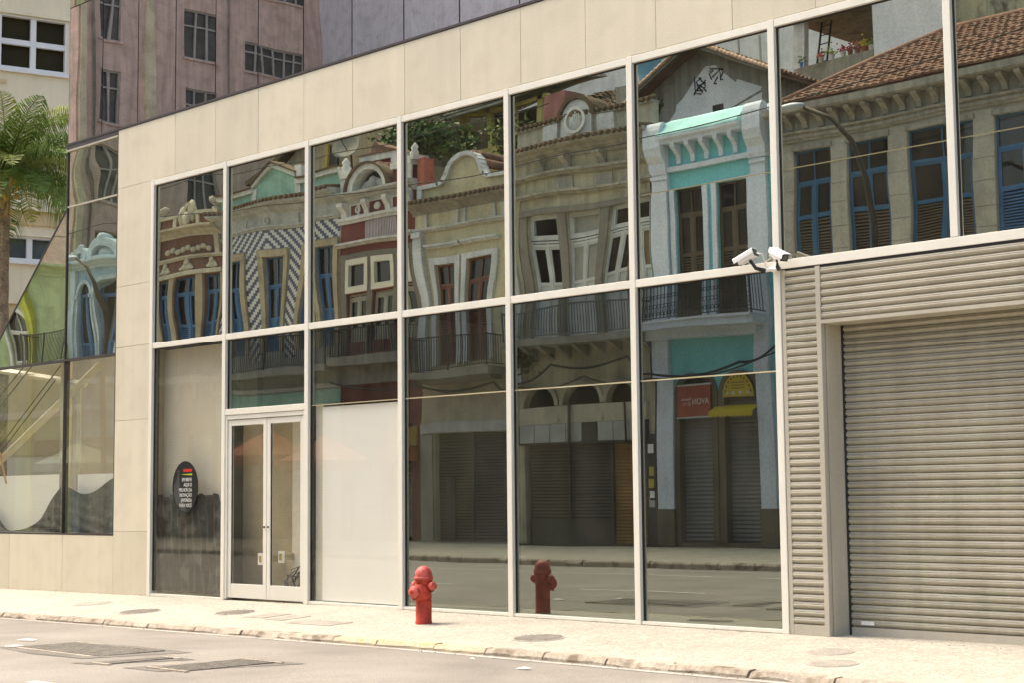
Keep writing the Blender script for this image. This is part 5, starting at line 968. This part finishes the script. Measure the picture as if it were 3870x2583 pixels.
# ---------------------------------------------------------------- street furniture on the far side
def lamp(x, lab):
    t = thing('street_lamp', lab, 'street lamp', (x, -16.1, 0), 'street lamps along the far kerb'); pm = M('lamp_pole', (.035, .03, .02), .6, .15, spec=.15)
    MB().tube([(x, -16.1, -.1), (x, -16.1, 7.6), (x-.12, -16.1, 8.6), (x-.5, -16.1, 9.6), (x-1.0, -16.1, 10.2), (x-1.7, -16.1, 10.55)], [.11, .075, .07, .06, .055, .05], 10).build('pole', pm, t)
    MB().blob((x-2.1, -16.1, 10.62), .42, .15, .10, 12, 7).build('lamp_head', M('lamp_grey', (.42, .47, .52), .4), t); MB().lathe([(.18, -.1), (.18, .3), (.12, .4)], (x, -16.1, 0), n=12).build('base', pm, t)
lamp(-19.3, 'curved street lamp before the grey stone house with blue windows'); lamp(-51.6, 'curved street lamp before the pale blue arched house')
def parasol(x, y, z, R, h, c, lab):
    t = thing('market_parasol', lab, 'parasol', (x, y, 0), 'parasols on the far pavement'); n = 8; m = M('cloth_%s' % lab[:5], c, .7, .08)
    V = [(x+R*math.cos(2*PI*i/n+.4), y+R*math.sin(2*PI*i/n+.4), z) for i in range(n)]+[(x, y, z+h)]+[(x+R*math.cos(2*PI*i/n+.4), y+R*math.sin(2*PI*i/n+.4), z-.28) for i in range(n)]
    MB().add(V, [(i, (i+1) % n, n) for i in range(n)]+[(i, i+n+1, (i+1) % n+n+1, (i+1) % n) for i in range(n)]).build('canopy', m, t); MB().tube([(x, y, gz(x, y)), (x, y, z+h)], .03, 8).build('pole', w_trim, t); MB().lathe([(.3, 0), (.28, .08), (.05, .1)], (x, y, gz(x, y)), n=12).build('base', stone_d, t)
parasol(-43.2, -17.3, 2.95, 1.6, .9, (.58, .20, .09), 'orange market parasol before the dark red house'); parasol(-39.9, -17.0, 2.7, 1.5, .8, (.58, .20, .09), 'orange market parasol before the beige gable house'); parasol(-55.0, -17.2, 2.95, 1.7, .8, (.34, .42, .30), 'green market parasol at the far end of the pavement')
def cable(pts, r, lab):
    P_ = [];
    for k in range(len(pts)-1):
        a, b = Vector(pts[k]), Vector(pts[k+1])
        for q in range(8): f = q/8; p = a.lerp(b, f); p.z -= .18*math.sin(PI*f); P_.append(p)
    P_.append(Vector(pts[-1])); tag(MB().tube(P_, r, 5).build('overhead_cable', iron), lab, 'cable', 'cables strung along the far houses')
cable([(-44, FY+.5, 5.6), (-39.7, FY+.4, 5.25), (-36, FY+.45, 5.2), (-35.3, FY+.3, 5.0), (-33.5, FY+.35, 5.6), (-30.5, FY+.35, 5.55), (-29.6, FY+.4, 5.05), (-26.4, FY+.4, 5.2), (-25, FY+.5, 5.6), (-18, FY+.5, 5.6)], .035, 'thick black cable sagging above the ground floor shops')
cable([(-39.8, FY+.3, 5.3), (-35.5, FY+.3, 4.95), (-32.2, FY+.3, 5.2), (-29.6, FY+.4, 4.9), (-25, FY+.5, 5.35)], .022, 'thinner black cable below the thick one on the shopfronts')
cable([(-62, -17.5, 12.2), (-51.6, -17, 12.0), (-40, -17.5, 11.3), (-28, -18, 11.2), (-16, -18, 11.9)], .016, 'long thin wire crossing before the upper floors')
cable([(-62, -16.5, 13.2), (-46, -16.5, 12.6), (-30, -17, 12.4)], .014, 'higher thin wire crossing before the rooftops')

# ---------------------------------------------------------------- left background: cream building and palm
t = thing('cream_building', 'cream rendered building with white framed windows behind the palm', 'building', (-47.12, 12, 0)); P0 = Vector((-47.119, 12, 0)); dv = Vector((.26, .966, 0)).normalized(); nv = Vector((dv.y, -dv.x, 0)); cw_ = M('cream_render', (.86, .73, .49), .88, .05, .8, .04, 30, .1, 60, streak=.05); cw2 = M('yellow_band', (.68, .52, .27), .88, .06)
class CB(MB):
    def cb(s, a, b, z0, z1, d0, d1):
        q = []
        for z in (z0, z1):
            for s_, d in ((a, d0), (b, d0), (b, d1), (a, d1)): p = P0+dv*s_+nv*d; q.append((p.x, p.y, z))
        return s.add(q, [(0,3,2,1),(4,5,6,7),(0,1,5,4),(1,2,6,5),(2,3,7,6),(3,0,4,7)])
cols = [(-6.3, -4.1), (-2.25, -.05), (1.8, 4.0), (5.8, 8)]; rws = [(9.33, 10.12), (15.62, 17.42), (20, 21.8)]
mb = CB(); cut = sorted({-12, 12, *[x for c in cols for x in c]})
for i in range(len(cut)-1):
    a, b = cut[i], cut[i+1]
    if (a, b) in cols:
        z = -.3
        for r in rws: mb.cb(a, b, z, r[0], -.3, 0); z = r[1]
        mb.cb(a, b, z, 26, -.3, 0)
    else: mb.cb(a, b, -.3, 26, -.3, 0)
mb.build('wall', cw_, t); CB().cb(-12, 12, -.3, 26, -8, -.31).build('body', dark, t)
wf = M('white_window', (.80, .77, .70), .5, .03); wg = M('amber_glass', (.030, .023, .005), .5, .4, .6, spec=.15); wg2 = M('grey_glass', (.10, .12, .11), .2, .2, spec=.5)
for a, b in cols:
    for r in rws:
        mb = CB(); m = (a+b)/2
        mb.cb(a, a+.07, r[0], r[1], -.16, .03).cb(b-.07, b, r[0], r[1], -.16, .03).cb(a+.07, b-.07, r[0], r[0]+.07, -.16, .03).cb(a+.07, b-.07, r[1]-.07, r[1], -.16, .03).cb(m-.09, m+.09, r[0]+.07, r[1]-.07, -.14, .0)
        if r[1]-r[0] > 1: z = (r[0]+r[1])/2; mb.cb(a+.07, m-.09, z-.09, z+.09, -.14, -.01).cb(m+.09, b-.07, z-.09, z+.09, -.14, -.01)
        f = mb.build('window', wf, t); CB().cb(a, b, r[0], r[1], -.22, -.2).build('pane', wg if r[0] > 12 else wg2, f); CB().cb(a-.06, b+.06, r[0]-.12, r[0]-.002, -.1, .10).build('sill', wf, f); CB().cb(a-.08, b+.08, r[1]+.002, r[1]+.10, -.1, .12).build('head', cw_, f)
for z0, z1, o, m in ((10.95, 11.15, .22, cw_), (10.5, 10.95, .08, cw2), (7.9, 8.3, .15, cw_), (7.2, 7.9, .06, cw2), (6.9, 7.2, .12, cw_), (3.0, 6.9, .03, cw2)): CB().cb(-12, 12, z0, z1, 0, o).build('band', m, t)
CB().cb(-2.6, -2.0, 15.1, 15.22, 0, .06).build('pipe', cw2, t)
def palm(base, top, lab):
    t = thing('palm_tree', lab, 'palm tree', base); b = Vector(base); c = Vector(top); n = 26; prof = []
    pts = [b.lerp(c, k/n)+Vector((.08*math.sin(k*.2), 0, 0)) for k in range(n+1)]; MB().tube(pts, [.19-.05*k/n+.012*(k % 2) for k in range(n+1)], 12, False).build('trunk', M('palm_bark', (.30, .24, .165), .9, .35, 5, .4, 25, .8, 22), t)
    rs = random.Random(2); mb = MB()
    for k in range(12): a = rs.uniform(0, 6.28); p = c+Vector((math.cos(a)*.1, math.sin(a)*.1, -rs.uniform(.1, .9))); mb.tube([p, p+Vector((math.cos(a)*.22, math.sin(a)*.22, .35))], [.06, .02], 5)
    mb.build('leaf_bases', M('palm_base', (.34, .22, .10), .9, .3, 8), t)
    mb = MB()
    for k in range(26): a = rs.uniform(0, 6.28); p = c+Vector((math.cos(a)*rs.uniform(.1, .35), math.sin(a)*.25, -rs.uniform(-.2, .6))); mb.blob(p, .04, .04, .07, 5, 4)
    mb.build('fruit', M('palm_fruit', (.55, .34, .04), .6, .2), t, 'stuff')
    gm = [M('frond_a', (.19, .28, .055), .6, .25, 4, .1, spec=.2), M('frond_b', (.12, .20, .04), .6, .25, 4, .1, spec=.2), M('frond_c', (.35, .39, .10), .6, .25, 4, .1, spec=.2)]
    for k in range(46):
        a = 2*PI*k*.382; e = .0+1.45*(k/46); L = rs.uniform(2.5, 3.3); d = Vector((math.cos(a), math.sin(a), 0)); P_ = []; p = c+Vector((0,0,.1)); ang = 1.35-e*.95
        for q in range(15): P_.append(p.copy()); p = p+(d*math.cos(ang)+Vector((0,0,1))*math.sin(ang))*(L/14); ang -= .085+.02*e
        mb = MB(); mb.tube(P_, [.028*(1-q/16) for q in range(15)], 5); side = d.cross(Vector((0,0,1)))
        for q in range(1, 58):
            f = q/58*14; i = min(int(f), 13); o = P_[i].lerp(P_[i+1], f-i); tg = (P_[i+1]-P_[i]).normalized(); ll = .85*math.sin(PI*min(1, .12+q/62))**.6
            for s_ in (-1, 1):
                dr_ = (side*s_*.75+tg*.55+Vector((0,0,rs.uniform(-.1, .35)))).normalized(); m_ = o+dr_*ll*.55; e_ = o+dr_*ll*.85+Vector((0,0,-ll*(.45+rs.uniform(0, .3)))); w = tg*.014
                mb.add([o-w, o+w, m_+w*1.2, m_-w*1.2, e_], [(0,1,2,3), (3,2,4)])
        mb.build('frond', gm[k % 3], t)
palm((-36.2, 4, -.3), (-36.0, 4, 9.35), 'tall palm tree with drooping fronds at the left edge')
t = thing('white_lamp', 'small white lamp bracket at the left edge below the palm', 'lamp', (-33.6, 1.6, 5.1)); MB().tube([(-33.7, 1.6, 4.0), (-33.7, 1.6, 5.1), (-33.2, 1.4, 5.15)], .06, 8).build('bracket', camwhite, t); MB().blob((-33.1, 1.4, 5.2), .25, .14, .12).build('head', camwhite, t)
